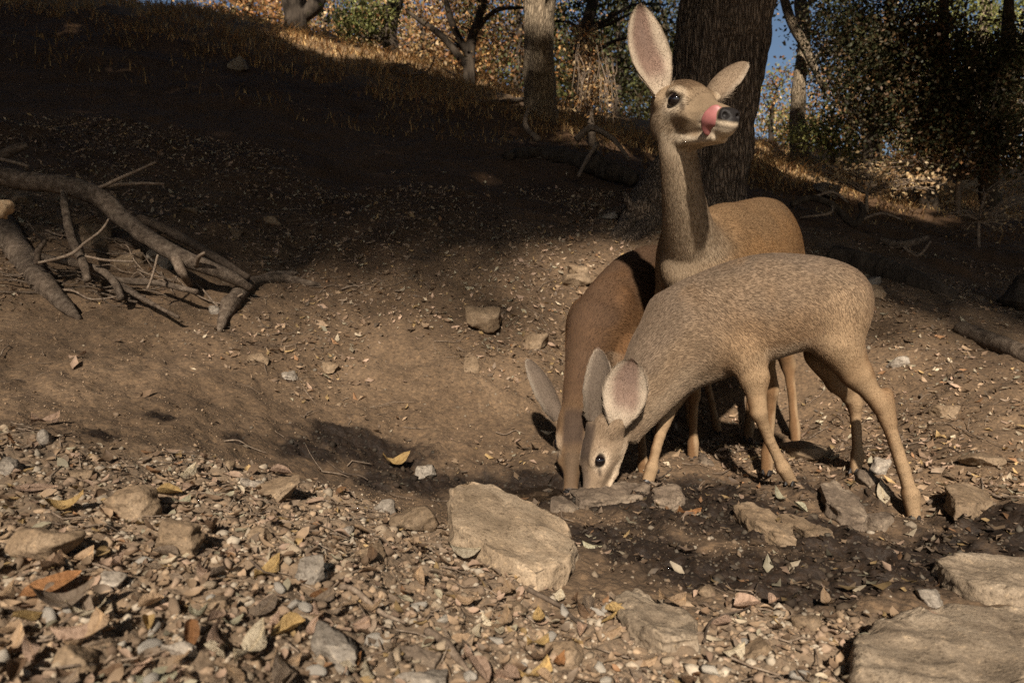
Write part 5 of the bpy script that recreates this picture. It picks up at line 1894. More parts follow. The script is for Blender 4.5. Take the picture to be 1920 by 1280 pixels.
wood('fallen_branch', 'pale cracked log slanting into the ground at the left edge', [(-40, 392, None, 23), (0, 432, None, 23), (35, 484, None, 22), (75, 536, None, 20), (112, 572, None, 15), (148, 600, None, 5)], 'deadwood', group=PILE, sides=18)
wood('split_stub', 'splintered pale yellow end of a broken branch at left', [(-20, 398, 2.7, 16), (8, 390, 2.7, 14), (22, 380, 2.7, 6)], 'split_wood', 'branch', PILE, wob=0.5, freq=60)
wood('fallen_branch', 'forked half buried root beyond the right end of the pile', [(412, 622, None, 4), (420, 602, None, 12), (432, 580, None, 17), (448, 560, None, 15), (480, 535, None, 11), (530, 527, None, 9), (575, 534, None, 6), (600, 536, None, 3)], 'deadwood', group=PILE, sides=16, wob=0.25,
     tw=[[(470, 540, None, 9), (510, 518, None, 8), (558, 514, None, 4)]])
wood('fallen_branch', 'dark straight pole lying behind the thick branch', [(240, 400, 3.5, 8), (330, 440, 3.42, 9), (400, 480, 3.3, 8), (466, 520, 3.2, 5)], 'dark_twig', group=PILE)
wood('fallen_branch', 'curved dark stick under the pile bending down to the right', [(60, 478, 3.05, 6), (130, 492, 3.0, 7), (185, 505, 2.92, 7), (215, 530, 2.86, 7), (228, 560, 2.8, 6)], 'deadwood', group=PILE)
wood('fallen_branch', 'long thin stick along the foot of the pile', [(120, 480, 3.05, 4), (200, 520, 2.95, 6), (300, 532, 2.95, 6), (370, 548, 2.92, 5)], 'deadwood', group=PILE)
wood('fallen_branch', 'twig running downhill from the foot of the pile', [(210, 525, 2.92, 4), (250, 550, 2.84, 5), (290, 572, 2.78, 4), (335, 595, 2.72, 3)], 'deadwood', group=PILE)
wood('fallen_branch', 'short broken stake standing up inside the pile', [(118, 362, 3.2, 4), (124, 400, 3.05, 7), (135, 450, 2.95, 8), (155, 490, 2.88, 8), (165, 525, 2.82, 6)], 'deadwood', group=PILE)
wood('fallen_branch', 'hooked dark stick at the left of the pile', [(70, 495, 2.85, 6), (72, 470, 2.85, 6), (82, 452, 2.86, 5), (70, 442, 2.88, 3)], 'dark_twig', group=PILE)
wood('fallen_branch', 'thick stub pointing up right above the thick branch', [(-20, 304, 3.4, 8), (10, 288, 3.42, 9), (30, 278, 3.44, 9), (52, 273, 3.46, 6)], 'deadwood', group=PILE)
wood('fallen_branch', 'thin bleached twig beneath the stub at the left edge', [(-10, 296, 3.35, 3), (25, 304, 3.36, 3.5), (54, 312, 3.38, 3)], 'twig', group=PILE)
wood('twig', 'pale bent twig crossing the pile from its middle', [(72, 493, 2.8, 2.5), (130, 478, 2.84, 3), (160, 455, 2.86, 2.5), (190, 432, 2.9, 2.2), (204, 410, 2.92, 1.5)], 'twig', 'twig', PILE)
wood('twig', 'thin upright twig in the right half of the pile', [(275, 545, 2.8, 2), (285, 520, 2.83, 2.2), (296, 478, 2.88, 2)], 'twig', 'twig', PILE)
wood('twig', 'pale flat twig low in the middle of the pile', [(160, 480, 2.85, 2), (200, 488, 2.86, 2.5), (250, 490, 2.88, 1.8)], 'twig', 'twig', PILE)
r_ = np.random.default_rng(606)
for k in range(46):
    x0, y0 = r_.uniform(30, 400), r_.uniform(430, 575)
    y0 = max(y0, 400 + 0.28 * x0)
    g1 = hit(x0, y0)
    a_ = r_.uniform(-0.7, 0.7) + (math.pi if r_.random() < 0.5 else 0)
    L_ = r_.uniform(0.12, 0.42)
    t_ = np.linspace(-0.5, 0.5, 4)
    pp = np.stack([g1[0] + math.cos(a_) * L_ * t_, g1[1] + math.sin(a_) * L_ * t_], -1) + r_.normal(0, 0.03, (4, 2)) * L_
    pz = G(pp[:, 0], pp[:, 1], False) + np.abs(r_.normal(0.02, 0.03, 4)) + 0.004
    rd = r_.uniform(0.002, 0.006)
    V, F = tube(np.concatenate([pp, pz[:, None]], 1), [rd, rd * 0.95, rd * 0.8, rd * 0.5], sides=7, wob=0.2, freq=40, seed=k, sub=4)
    o = link('stick', np_mesh('stick', V, F), M['deadwood' if k % 3 else 'twig'])
    tag(o, '%s %s stick %s' % ('short' if L_ < 0.2 else ('long' if L_ > 0.33 else 'thin'), 'grey brown' if k % 3 else 'pale', ['at the left end', 'left of the middle', 'in the middle', 'at the right end'][min(3, int(x0 / 105))] + (' low in the wood heap' if y0 > 500 else ' high in the wood heap')), 'stick', ('grey brown' if k % 3 else 'pale') + ' sticks in the heap at left')
for j, (a, b, lab) in enumerate([((420, 832), (500, 850), 'pale thin twig on the upper rim of the litter'), ((690, 905), (612, 872), 'reddish twig pointing into the wet hollow'), ((640, 545), (705, 530), 'pale crooked twig on the slope right of the forked root'), ((930, 815), (985, 818), 'thin grey twig on the slope left of the rusty fawn'),
                                 ((470, 1060), (540, 1090), 'dark twig in the middle of the litter'), ((150, 1060), (240, 1100), 'grey twig below the rough tan rock'), ((640, 1110), (760, 1180), 'dark stick across the lower litter'), ((990, 1120), (1190, 1200), 'long brown stick running right from the big boulder'),
                                 ((800, 1190), (880, 1280), 'stout dark stick at the bottom centre'), ((1280, 985), (1320, 960), 'curved brown stem on the mud right of the muzzle ledge'), ((1260, 880), (1200, 905), 'small twig by the far front hoof'), ((1810, 985), (1840, 900), 'dark stick leaning left of the flat-faced block'),
                                 ((1860, 935), (1920, 940), 'dark root running out of the right edge'), ((1740, 950), (1790, 938), 'broken stub right of the splayed hind hoof'), ((1560, 820), (1660, 842), 'dim twig behind the fawn\'s hind legs'), ((1730, 800), (1900, 850), 'long dark twig on the dim right ground'),
                                 ((1320, 1215), (1420, 1110), 'thin twig below the mud at bottom right'), ((1040, 955), (1075, 985), 'wet twig between big boulder and mud'), ((10, 1195), (130, 1210), 'pale stem at the lower left corner')]):
    g1, g2 = hit(*a), hit(*b)
    r_ = np.random.default_rng(j + 900)
    mids = [g1 + (g2 - g1) * t + np.array([0, 0, 0.008]) + r_.normal(0, 0.012, 3) * np.linalg.norm(g2 - g1) * 4 * (0 < t < 1) for t in (0, 0.3, 0.65, 1)]
    for m_ in mids: m_[2] = gz(m_[0], m_[1]) + 0.007 + 0.004 * r_.random()
    rad = 0.0045 if ('stick' in lab or 'root' in lab or 'stub' in lab) else 0.0022
    if 'stout' in lab: rad = 0.007
    V, F = tube(np.array(mids), [rad, rad * 0.9, rad * 0.75, rad * 0.4], sides=7, wob=0.2, freq=50, seed=j, sub=5)
    o = link('twig', np_mesh('twig', V, F), M['twig' if j % 3 != 1 else 'dark_twig'])
    tag(o, lab, 'twig', 'single twigs on the ground')


def build_twig_litter():
    r = np.random.default_rng(77)
    xy = np.concatenate([scatter_xy(240, -1.5, 1.5, 0.65, 1.9, lambda x, y: gravel_mask(x, y) * in_view(x, y), r), scatter_xy(700, -3.4, 3.6, 1.9, 5.0, lambda x, y: in_view(x, y) * (1 - wet_mask(x, y)) * sstep(-0.3, 0.5, fbm(x * 2, y * 2, 6.6, 2)), r)])
    parts = []
    for i, (x, y) in enumerate(xy):
        L = r.uniform(0.02, 0.11) * (0.7 + 0.25 * y)
        a = r.uniform(0, 6.28)
        t = np.linspace(-0.5, 0.5, 4)
        pp = np.stack([x + np.cos(a) * L * t + r.normal(0, 0.06, 4) * L, y + np.sin(a) * L * t + r.normal(0, 0.06, 4) * L], -1)
        pz = G(pp[:, 0], pp[:, 1]) + 0.004 + np.abs(r.normal(0, 0.05, 4)) * L
        rd = r.uniform(0.0008, 0.0022)
        parts.append(tube(np.concatenate([pp, pz[:, None]], 1), [rd, rd, rd * 0.8, rd * 0.5], sides=4, sub=1))
    V, F = join(parts)
    o = link('twig_litter', np_mesh('twig_litter', V, F), M['twig'])
    tag(o, 'small broken twigs strewn over the ground', 'twig litter', kind='stuff')


build_twig_litter()
wood('fallen_log', 'rounded log sloping down at the right edge of the frame', [(1800, 622, None, 14), (1850, 648, None, 17), (1910, 672, None, 19), (1990, 706, None, 19)], 'deadwood', 'log', sides=18)
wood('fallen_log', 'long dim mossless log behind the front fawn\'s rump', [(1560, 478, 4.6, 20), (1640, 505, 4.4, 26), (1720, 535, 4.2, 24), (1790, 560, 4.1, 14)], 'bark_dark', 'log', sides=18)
wood('fallen_branch', 'charred branch with a hooked end right of the doe', [(1484, 384, 6.2, 5), (1520, 372, 6.2, 6), (1560, 384, 6.1, 6), (1600, 420, 6.0, 7), (1618, 398, 6.0, 6), (1612, 380, 6.0, 4)], 'bark_dark',
     tw=[[(1520, 372, 6.2, 3), (1560, 360, 6.3, 3), (1590, 380, 6.3, 2)], [(1600, 420, 6.0, 3), (1650, 400, 6.0, 3), (1690, 412, 6.0, 2)], [(1560, 384, 6.1, 3), (1555, 400, 6.0, 3), (1500, 408, 6.0, 2)]])
wood('fallen_branch', 'grey dead branch lying in the dim grass at right', [(1650, 450, 5.4, 6), (1690, 460, 5.3, 8), (1740, 445, 5.3, 5)], 'deadwood', tw=[[(1690, 460, 5.3, 3), (1720, 480, 5.2, 3), (1745, 452, 5.2, 2)]])
wood('fallen_log', 'dark log added in place of the shaded bank left of the great trunk', [(950, 300, None, 10), (1010, 290, 6.6, 15), (1080, 300, 6.2, 18), (1140, 318, 5.9, 18), (1190, 338, 5.7, 14)], 'bark_dark', 'log', sides=22, wob=0.3, freq=7,
     tw=[[(1080, 262, 6.2, 7), (1110, 240, 6.1, 6), (1150, 262, 6.0, 5), (1180, 300, 5.8, 3)], [(1120, 270, 6.0, 5), (1100, 300, 5.8, 4), (1085, 330, 5.6, 3)], [(1010, 262, 6.6, 6), (985, 236, 6.8, 5), (990, 205, 7.0, 3)]])  # log form built in place of the dark undercut bank and roots
wood('fallen_branch', 'pale crooked branch on the dim slope before the pale trunk', [(838, 186, None, 3), (870, 192, None, 5), (920, 196, None, 5), (965, 192, None, 5), (998, 184, None, 3)], 'deadwood')
wood('fallen_branch', 'brushwood heap at the foot of the leaning trunk', [(690, 128, None, 3), (730, 138, None, 4), (770, 142, None, 3), (800, 128, None, 2)], 'deadwood', tw=[[(720, 138, None, 2), (740, 125, 9.5, 2), (770, 120, 9.4, 1.5)], [(760, 140, None, 2), (800, 135, 9.2, 2), (815, 108, 9.2, 1.5)]])
wood('added_dark_stump', 'dark stump form added in place of the hollow at the right edge', [(1905, 575, 4.1, 30), (1918, 548, 4.1, 27), (1936, 528, 4.1, 20)], 'bark_dark', 'stump', sides=20, wob=0.35, freq=9)  # stump form put where a dark hollow lies

# ------------------------------------------------------------------ trees, shrubs
def leaf_cloud(centres, spread, per, size, pal, r, droop=0.2, flat=0.8):
    """leaf-sized folded blades gathered round twig ends"""
    centres = np.asarray(centres, float)
    n = len(centres) * per
    c = np.repeat(centres, per, 0) + r.normal(0, 1, (n, 3)) * np.repeat(np.broadcast_to(spread, (len(centres),)), per)[:, None] * [1, 1, flat]
    a = unit(r.normal(size=(n, 3)) + [0, 0, -droop])
    b = unit(np.cross(a, r.normal(size=(n, 3))))
    nn = np.cross(a, b)
    L = size * r.uniform(0.6, 1.3, n)[:, None]
    w = L * r.uniform(0.22, 0.36, (n, 1))
    V = np.stack([c - a * L * 0.5, c + b * w + nn * w * 0.35 - a * L * 0.05, c + a * L * 0.5, c - b * w + nn * w * 0.35 - a * L * 0.05], 1)
    F = np.arange(n * 4).reshape(n, 4)
    pal = np.asarray(pal)
    clump = np.repeat(r.integers(0, len(pal), len(centres)), per)
    mixk = np.where(r.random(n) < 0.7, clump, r.integers(0, len(pal), n))
    col = pal[mixk] * np.exp(r.normal(0, 0.25, (n, 1)))
    return V.reshape(-1, 3), F, np.repeat(col, 4, 0)


OLIVE = [(0.075, 0.085, 0.025), (0.10, 0.105, 0.035), (0.055, 0.065, 0.022), (0.13, 0.11, 0.04)]
AUTUMN = [(0.34, 0.16, 0.06), (0.46, 0.26, 0.10), (0.24, 0.13, 0.06), (0.50, 0.33, 0.14), (0.18, 0.14, 0.06)]
DRY = [(0.50, 0.36, 0.19), (0.40, 0.26, 0.13), (0.58, 0.44, 0.26), (0.32, 0.20, 0.10)]
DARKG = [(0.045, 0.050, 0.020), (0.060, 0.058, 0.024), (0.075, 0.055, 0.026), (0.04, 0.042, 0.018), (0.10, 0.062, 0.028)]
LIGHTG = [(0.24, 0.25, 0.075), (0.30, 0.29, 0.10), (0.18, 0.19, 0.06)]
MIXG = OLIVE + AUTUMN


def limb_path(a, b, r, wig=0.12, n=5):
    L = np.linalg.norm(b - a)
    t = np.linspace(0, 1, n)
    p = a + (b - a) * t[:, None]
    p[1:-1] += r.normal(0, wig * L / n * 1.6, (n - 2, 3))
    p[1:-1, 2] += 0.06 * L * np.sin(t[1:-1] * math.pi)
    return p


def tree(name, label, trunk, clumps, pal, size, per, seed, mat='bark_dark', group='trees behind the deer', spread=0.32, limbs=10, sides=20, ridge=0.0, nridge=12, wob=0.12, cat='tree', extra=None, twig_r=0.012, sub=10, freq=5, flat=0.8):
    """trunk: world points with radii; clumps: (centre, radius, count) of foliage masses"""
    r = np.random.default_rng(seed)
    tp = np.array([q[0] for q in trunk])
    tr = np.array([q[1] for q in trunk])
    root = empty(name, tp[0])
    tag(root, label, cat, group)
    V, F = tube(tp, tr, sides=sides, wob=wob, freq=freq, seed=seed, sub=sub, ridge=ridge, nridge=nridge)
    link('trunk', np_mesh('trunk', V, F), M[mat], root)
    for ex in (extra or []):
        V, F = tube(np.array([q[0] for q in ex]), [q[1] for q in ex], sides=max(8, sides // 2), wob=0.15, freq=6, seed=seed + 3, sub=6, ridge=ridge * 0.7)
        link('limb', np_mesh('limb', V, F), M[mat], root)
    cents = []
    for c, rad, cnt in clumps:
        q = unit(r.normal(size=(cnt, 3))) * (r.random((cnt, 1)) ** 0.45) * np.broadcast_to(rad, 3)
        cents.append(np.asarray(c) + q)
    if cents:
        cents = np.concatenate(cents)
        # boughs reaching into the crown
        tubes = []
        k = min(len(cents), limbs)
        for e in cents[r.choice(len(cents), k, replace=False)]:
            j = int(np.clip(np.argmin(np.abs(tp[:, 2] - (e[2] - 0.5 * np.linalg.norm(e[:2] - tp[-1, :2])))), 1 if len(tp) > 2 else 0, len(tp) - 1))
            s = tp[j]
            rad = min(0.45 * tr[j], 0.012 + 0.018 * np.linalg.norm(e - s))
            tubes.append(tube(limb_path(s, e, r), np.linspace(rad, twig_r * 0.5, 5), sides=5, wob=0.15, freq=8, seed=seed, sub=2))
        for V, F in tubes:
            link('bough', np_mesh('bough', V, F), M[mat], root)
        V, F, C = leaf_cloud(cents, spread, per, size, pal, r, flat=flat)
        link('crown', np_mesh('crown', V, F, C), M['foliage'], root, smooth=False)['kind'] = 'stuff'
    return root


def W3(px, py, Y):
    return P(px, py, Y)


def ground_at(px, Y):
    x = (px - 960) / FPX * Y
    return np.array([x, Y, gz(x, Y)])


# the great trunk behind the doe
g = ground_at(1290, 5.1)
trunk = [(g - [0, 0, 0.25], 0.46), (W3(1298, 395, 5.1), 0.40), (W3(1312, 330, 5.08), 0.325), (W3(1330, 230, 5.05), 0.305), (W3(1346, 120, 5.0), 0.31), (W3(1364, 0, 5.0), 0.325), (W3(1376, -90, 5.0), 0.33), (W3(1395, -260, 5.05), 0.24), (W3(1400, -420, 5.1), 0.16), (W3(1405, -560, 5.2), 0.08)]
cl = [(W3(1430, -560, 5.6), (1.6, 1.6, 0.7), 60), (W3(1250, -520, 5.4), (1.3, 1.3, 0.6), 40)]
big = tree('oak_tree', 'massive furrowed oak trunk right behind the doe', trunk, cl, OLIVE, 0.09, 22, 101, 'bark_big', sides=180, ridge=0.085, nridge=34, wob=0.04, sub=26, limbs=12,
           extra=[[(W3(1376, -90, 5.0), 0.2), (W3(1460, -230, 5.2), 0.14), (W3(1560, -380, 5.6), 0.08)], [(W3(1370, -60, 5.0), 0.2), (W3(1290, -240, 5.2), 0.13), (W3(1200, -400, 5.5), 0.07)]])
for pts in ([(1300, 290, 5.0, 52), (1250, 350, 4.85, 48), (1212, 392, 4.7, 36), (1180, 420, 4.6, 22), (1150, 445, None, 8)], [(1265, 385, 5.0, 30), (1232, 405, 4.75, 22), (1205, 430, 4.5, 18), (1160, 468, 4.3, 16), (1110, 492, 4.15, 13), (1082, 508, None, 6)], [(1255, 395, 5.0, 24), (1215, 400, 4.85, 17), (1175, 395, 4.85, 12), (1120, 405, None, 5)],
            [(1240, 410, 4.85, 14), (1200, 405, 4.6, 11), (1178, 378, 4.55, 8), (1170, 362, 4.6, 4)], [(1350, 400, 4.9, 20), (1410, 405, 4.7, 14), (1460, 430, 4.5, 10), (1500, 450, None, 5)]):
    pp = [P(a, b, c) if c else hit(a, b) for a, b, c, _ in pts]
    tube_obj('root', pp, [q[3] / FPX * p_[1] for q, p_ in zip(pts, pp)], M['bark_big'], big, sides=16, wob=0.22, freq=9, sub=8)

# paler trunk with the sunlit top
g = ground_at(1012, 8.8)
tree('oak_tree', 'straight pale trunk with sun on its upper half', [(g - [0, 0, 0.2], 0.30), (W3(1014, 205, 8.8), 0.215), (W3(1010, 100, 8.8), 0.185), (W3(1013, 0, 8.8), 0.19), (W3(1020, -150, 8.8), 0.18), (W3(1024, -360, 8.9), 0.10)],
     [(W3(1040, -420, 9.2), (1.2, 1.2, 0.6), 16)], OLIVE, 0.09, 20, 102, 'bark_pale', sides=56, ridge=0.05, wob=0.05, sub=14)
g = ground_at(560, 12.2)
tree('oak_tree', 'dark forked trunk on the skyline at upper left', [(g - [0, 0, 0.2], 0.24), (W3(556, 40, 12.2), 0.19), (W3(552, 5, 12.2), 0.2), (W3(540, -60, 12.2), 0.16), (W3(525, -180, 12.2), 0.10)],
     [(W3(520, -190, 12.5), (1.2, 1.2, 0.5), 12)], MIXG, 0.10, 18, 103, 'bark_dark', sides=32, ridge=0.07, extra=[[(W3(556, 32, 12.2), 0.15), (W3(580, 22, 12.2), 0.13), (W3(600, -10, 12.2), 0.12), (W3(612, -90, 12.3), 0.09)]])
g = ground_at(738, 11.2)
tree('oak_tree', 'leaning dark trunk standing in the sunlit grass', [(g - [0, 0, 0.2], 0.22), (W3(734, 95, 11.2), 0.135), (W3(728, 60, 11.2), 0.12), (W3(738, 20, 11.2), 0.12), (W3(750, -30, 11.2), 0.10), (W3(760, -140, 11.2), 0.07)],
     [(W3(690, 25, 11.0), (0.55, 0.5, 0.35), 46), (W3(660, 40, 11.2), (0.4, 0.4, 0.25), 26), (W3(750, -130, 11.4), (0.8, 0.8, 0.4), 10)], OLIVE + LIGHTG, 0.075, 20, 104, 'bark_dark', sides=28, ridge=0.08, spread=0.16)
g = ground_at(880, 10.2)
tree('shrub_tree', 'thin stemmed bare shrub left of the pale trunk', [(g - [0, 0, 0.1], 0.10), (W3(880, 110, 10.2), 0.085), (W3(886, 70, 10.2), 0.07), (W3(905, 10, 10.2), 0.06), (W3(915, -60, 10.2), 0.05)],
     [(W3(920, 60, 10.4), (0.55, 0.5, 0.5), 40), (W3(850, 10, 10.4), (0.7, 0.5, 0.4), 34)], AUTUMN, 0.06, 14, 105, 'bark_dark', spread=0.18, sides=14, extra=[[(W3(878, 100, 10.2), 0.06), (W3(850, 50, 10.2), 0.05), (W3(836, 0, 10.2), 0.04)], [(W3(876, 125, 10.2), 0.06), (W3(830, 70, 10.3), 0.05), (W3(790, 40, 10.3), 0.04), (W3(760, 20, 10.4), 0.02)], [(W3(890, 60, 10.2), 0.05), (W3(930, 20, 10.3), 0.035), (W3(985, 15, 10.5), 0.02)]])
g = ground_at(1092, 10.5)
tree('shrub_tree', 'slim dark stem between the pale trunk and the doe\'s ear', [(g - [0, 0, 0.1], 0.12), (W3(1085, 120, 10.5), 0.10), (W3(1096, 60, 10.5), 0.09), (W3(1112, 0, 10.5), 0.08), (W3(1125, -80, 10.5), 0.06)],
     [(W3(1140, 30, 10.8), (0.7, 0.6, 0.5), 44), (W3(1070, 30, 10.8), (0.5, 0.5, 0.5), 30), (W3(1235, 40, 10.8), (0.6, 0.6, 0.5), 36)], DARKG + OLIVE, 0.07, 16, 106, 'bark_dark', spread=0.2, sides=14)
# golden dry shrub with hanging stems in the sun
r_ = np.random.default_rng(55)
g = ground_at(1112, 7.6)
gold = tree('shrub', 'golden dry shrub with hanging stems lit by sun beside the doe\'s ear', [(g - [0, 0, 0.1], 0.05), (W3(1105, 190, 7.6), 0.04), (W3(1110, 110, 7.6), 0.03)],
            [(W3(1105, 120, 7.6), (0.22, 0.25, 0.3), 46), (W3(1120, 180, 7.5), (0.24, 0.25, 0.18), 36), (W3(1090, 70, 7.7), (0.18, 0.2, 0.2), 20)], DRY + AUTUMN[:2], 0.042, 14, 107, 'deadwood', 'shrubs behind the deer', spread=0.07, limbs=30, sides=8, cat='shrub', twig_r=0.006)
tubes = []
for k in range(46):
    x0, y0 = r_.uniform(1080, 1155), r_.uniform(70, 150)
    Y = r_.uniform(7.3, 7.8)
    tubes.append(tube([W3(x0, y0, Y), W3(x0 + r_.uniform(-10, 14), y0 + 35, Y - 0.05), W3(x0 + r_.uniform(-16, 20), y0 + r_.uniform(60, 90), Y - 0.1)], [0.006, 0.005, 0.002], sides=4, sub=4))
for V, F in tubes:
    link('stem', np_mesh('stem', V, F), M['twig'], gold)

# right hand side
g = ground_at(1500, 10.5)
tree('oak_tree', 'pale sunlit trunk seen right of the great oak', [(g - [0, 0, 0.2], 0.17), (W3(1496, 220, 10.5), 0.11), (W3(1500, 150, 10.5), 0.10), (W3(1508, 80, 10.5), 0.10), (W3(1500, 0, 10.5), 0.09), (W3(1490, -120, 10.5), 0.06)],
     [(W3(1500, -40, 10.8), (1.0, 0.8, 0.5), 40), (W3(1560, 60, 10.6), (0.5, 0.5, 0.5), 40)], OLIVE + AUTUMN[:2], 0.075, 16, 108, 'bark_pale', spread=0.2, sides=20, extra=[[(W3(1545, 170, 10.2), 0.04), (W3(1510, 90, 10.2), 0.06), (W3(1480, 30, 10.2), 0.065), (W3(1455, -60, 10.2), 0.06)], [(W3(1488, 45, 10.2), 0.04), (W3(1510, 15, 10.2), 0.04), (W3(1540, -20, 10.2), 0.03)]])
g = ground_at(1440, 13.5)
tree('shrub', 'loose autumn shrub on the slope just right of the great oak', [(g, 0.05), (g + [0, 0, 0.6], 0.04), (g + [0.1, 0, 1.1], 0.02)], [(W3(1440, 190, 13.5), (0.5, 0.5, 0.5), 46), (W3(1470, 150, 13.6), (0.4, 0.4, 0.35), 24)], AUTUMN + LIGHTG, 0.07, 14, 109, 'bark_dark', 'shrubs behind the deer', spread=0.16, limbs=14, sides=8, cat='shrub')
g = ground_at(1555, 9.2)
tree('shrub', 'green leafy shrub below the pale sunlit trunk', [(g, 0.04), (g + [0, 0, 0.4], 0.03), (g + [0.05, 0, 0.7], 0.02)], [(W3(1550, 250, 9.2), (0.32, 0.3, 0.3), 60), (W3(1500, 250, 9.3), (0.25, 0.3, 0.22), 30), (W3(1600, 280, 9.1), (0.25, 0.3, 0.2), 26)], LIGHTG + OLIVE, 0.05, 18, 110, 'bark_dark', 'shrubs behind the deer', spread=0.09, limbs=16, sides=8, cat='shrub')
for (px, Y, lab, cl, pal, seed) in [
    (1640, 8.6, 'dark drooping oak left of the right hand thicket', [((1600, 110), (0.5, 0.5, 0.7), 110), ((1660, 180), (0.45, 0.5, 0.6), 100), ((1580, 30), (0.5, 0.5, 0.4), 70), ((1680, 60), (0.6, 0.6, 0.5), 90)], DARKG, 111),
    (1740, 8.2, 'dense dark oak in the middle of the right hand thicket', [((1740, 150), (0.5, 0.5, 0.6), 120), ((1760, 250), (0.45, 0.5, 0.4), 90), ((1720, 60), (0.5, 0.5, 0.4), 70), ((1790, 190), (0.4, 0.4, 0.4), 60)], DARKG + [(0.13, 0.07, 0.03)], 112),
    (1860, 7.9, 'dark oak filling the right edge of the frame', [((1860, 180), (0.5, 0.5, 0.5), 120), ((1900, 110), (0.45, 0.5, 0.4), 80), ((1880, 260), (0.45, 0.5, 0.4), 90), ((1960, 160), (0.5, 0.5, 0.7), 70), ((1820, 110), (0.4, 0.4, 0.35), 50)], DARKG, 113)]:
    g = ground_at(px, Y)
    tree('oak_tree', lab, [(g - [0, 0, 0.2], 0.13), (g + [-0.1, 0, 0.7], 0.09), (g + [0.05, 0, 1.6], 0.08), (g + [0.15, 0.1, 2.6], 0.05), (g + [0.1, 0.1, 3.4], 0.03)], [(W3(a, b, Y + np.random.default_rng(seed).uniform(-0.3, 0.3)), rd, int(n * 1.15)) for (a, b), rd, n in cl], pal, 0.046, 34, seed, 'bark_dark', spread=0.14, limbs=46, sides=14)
g = ground_at(1820, 13.5)
tree('oak_tree', 'light green sunlit tree at the upper right', [(g, 0.16), (g + [0, 0, 1.5], 0.13), (g + [0.1, 0, 3.2], 0.09), (g + [0.1, 0, 4.6], 0.05)], [(W3(1830, 40, 13.5), (1.0, 0.9, 0.6), 90), (W3(1900, 60, 13.8), (0.8, 0.8, 0.6), 60), (W3(1760, 10, 13.6), (0.7, 0.7, 0.5), 50)], LIGHTG, 0.075, 22, 114, 'bark_pale', spread=0.2, limbs=20, sides=14)
g = ground_at(1790, 8.0)
tree('shrub', 'rusty leafed shrub under the right hand oaks', [(g, 0.03), (g + [0, 0, 0.4], 0.025), (g + [0.05, 0, 0.8], 0.015)], [(W3(1790, 280, 7.8), (0.45, 0.4, 0.25), 50), (W3(1700, 310, 7.8), (0.4, 0.3, 0.16), 34), (W3(1870, 305, 7.6), (0.4, 0.3, 0.2), 40)], [(0.20, 0.10, 0.04), (0.14, 0.075, 0.035), (0.10, 0.08, 0.03)], 0.036, 18, 115, 'twig', 'shrubs behind the deer', spread=0.10, limbs=30, sides=8, cat='shrub', twig_r=0.008)
g = ground_at(1620, 7.4)
tree('shrub', 'low dry brushwood on the sunlit patch right of the doe', [(g, 0.02), (g + [0, 0, 0.2], 0.015), (g + [0.05, 0, 0.35], 0.01)], [(W3(1600, 325, 7.6), (0.55, 0.3, 0.12), 50), (W3(1700, 345, 7.4), (0.5, 0.3, 0.12), 40)], DRY, 0.045, 10, 116, 'twig', 'shrubs behind the deer', spread=0.07, limbs=60, sides=6, cat='shrub', twig_r=0.006)
g = ground_at(1830, 6.2)
tree('shrub', 'bare twiggy bush in the shade at the right edge', [(g, 0.02), (g + [0, 0, 0.25], 0.015), (g + [0.05, 0, 0.5], 0.01)], [(W3(1830, 400, 6.2), (0.45, 0.3, 0.25), 40), (W3(1900, 370, 6.1), (0.4, 0.3, 0.3), 30)], DRY, 0.03, 3, 117, 'twig', 'shrubs behind the deer', spread=0.06, limbs=70, sides=5, cat='shrub', twig_r=0.005)

# sunlit growth further back
BACK = [(470, 16.0, 'rust coloured bush far left on the skyline', AUTUMN, 1.3), (610, 18.0, 'tan bush behind the forked trunk', AUTUMN + DRY, 1.3), (700, 17.0, 'olive bush behind the leaning trunk', MIXG, 1.3), (790, 15.5, 'grey brown bush between leaning trunk and bare shrub', DRY + AUTUMN, 1.2), (880, 16.5, 'orange bush behind the bare shrub', AUTUMN, 1.3),
        (965, 15.0, 'russet bush left of the pale trunk', AUTUMN + OLIVE, 1.2), (1060, 16.0, 'dim olive bush right of the pale trunk', OLIVE, 1.3), (1150, 14.5, 'dark leafy bush behind the golden shrub', DARKG + OLIVE, 1.2), (1240, 16.0, 'dark leafy bush behind the doe\'s ears', DARKG, 1.4),
        (1480, 18.0, 'bleached brown bush seen past the pale sunlit trunk', DRY + LIGHTG, 1.0), (1580, 17.0, 'brown and green bush behind the drooping oak', MIXG, 1.2), (1690, 18.0, 'sunlit tan bush behind the right hand thicket', DRY + OLIVE, 1.3), (1790, 18.5, 'pale olive bush at far right', LIGHTG + DRY, 1.4), (1910, 17.0, 'straw coloured bush beyond the right edge oak', DRY + OLIVE, 1.4)]
BACK += [(500, 23.0, 'tall rust tree on the far skyline at left', AUTUMN, 2.0), (640, 25.0, 'tall olive tree on the far skyline behind the forked trunk', MIXG, 2.2), (770, 24.0, 'tall tan tree on the far skyline left of centre', AUTUMN + DRY, 2.2), (900, 25.0, 'tall brown tree on the far skyline near the pale trunk', MIXG, 2.2), (1040, 23.0, 'tall dim tree on the far skyline behind the pale trunk', OLIVE + AUTUMN[:2], 2.2), (1190, 24.0, 'tall dark tree on the far skyline behind the doe', OLIVE, 2.3), (1640, 24.0, 'tall olive tree on the far skyline right of centre', OLIVE + DRY, 2.0), (1760, 25.0, 'tall pale green tree on the far skyline at right', LIGHTG + OLIVE, 2.2), (1890, 24.0, 'tall straw green tree on the far skyline at far right', LIGHTG + DRY, 2.2)]
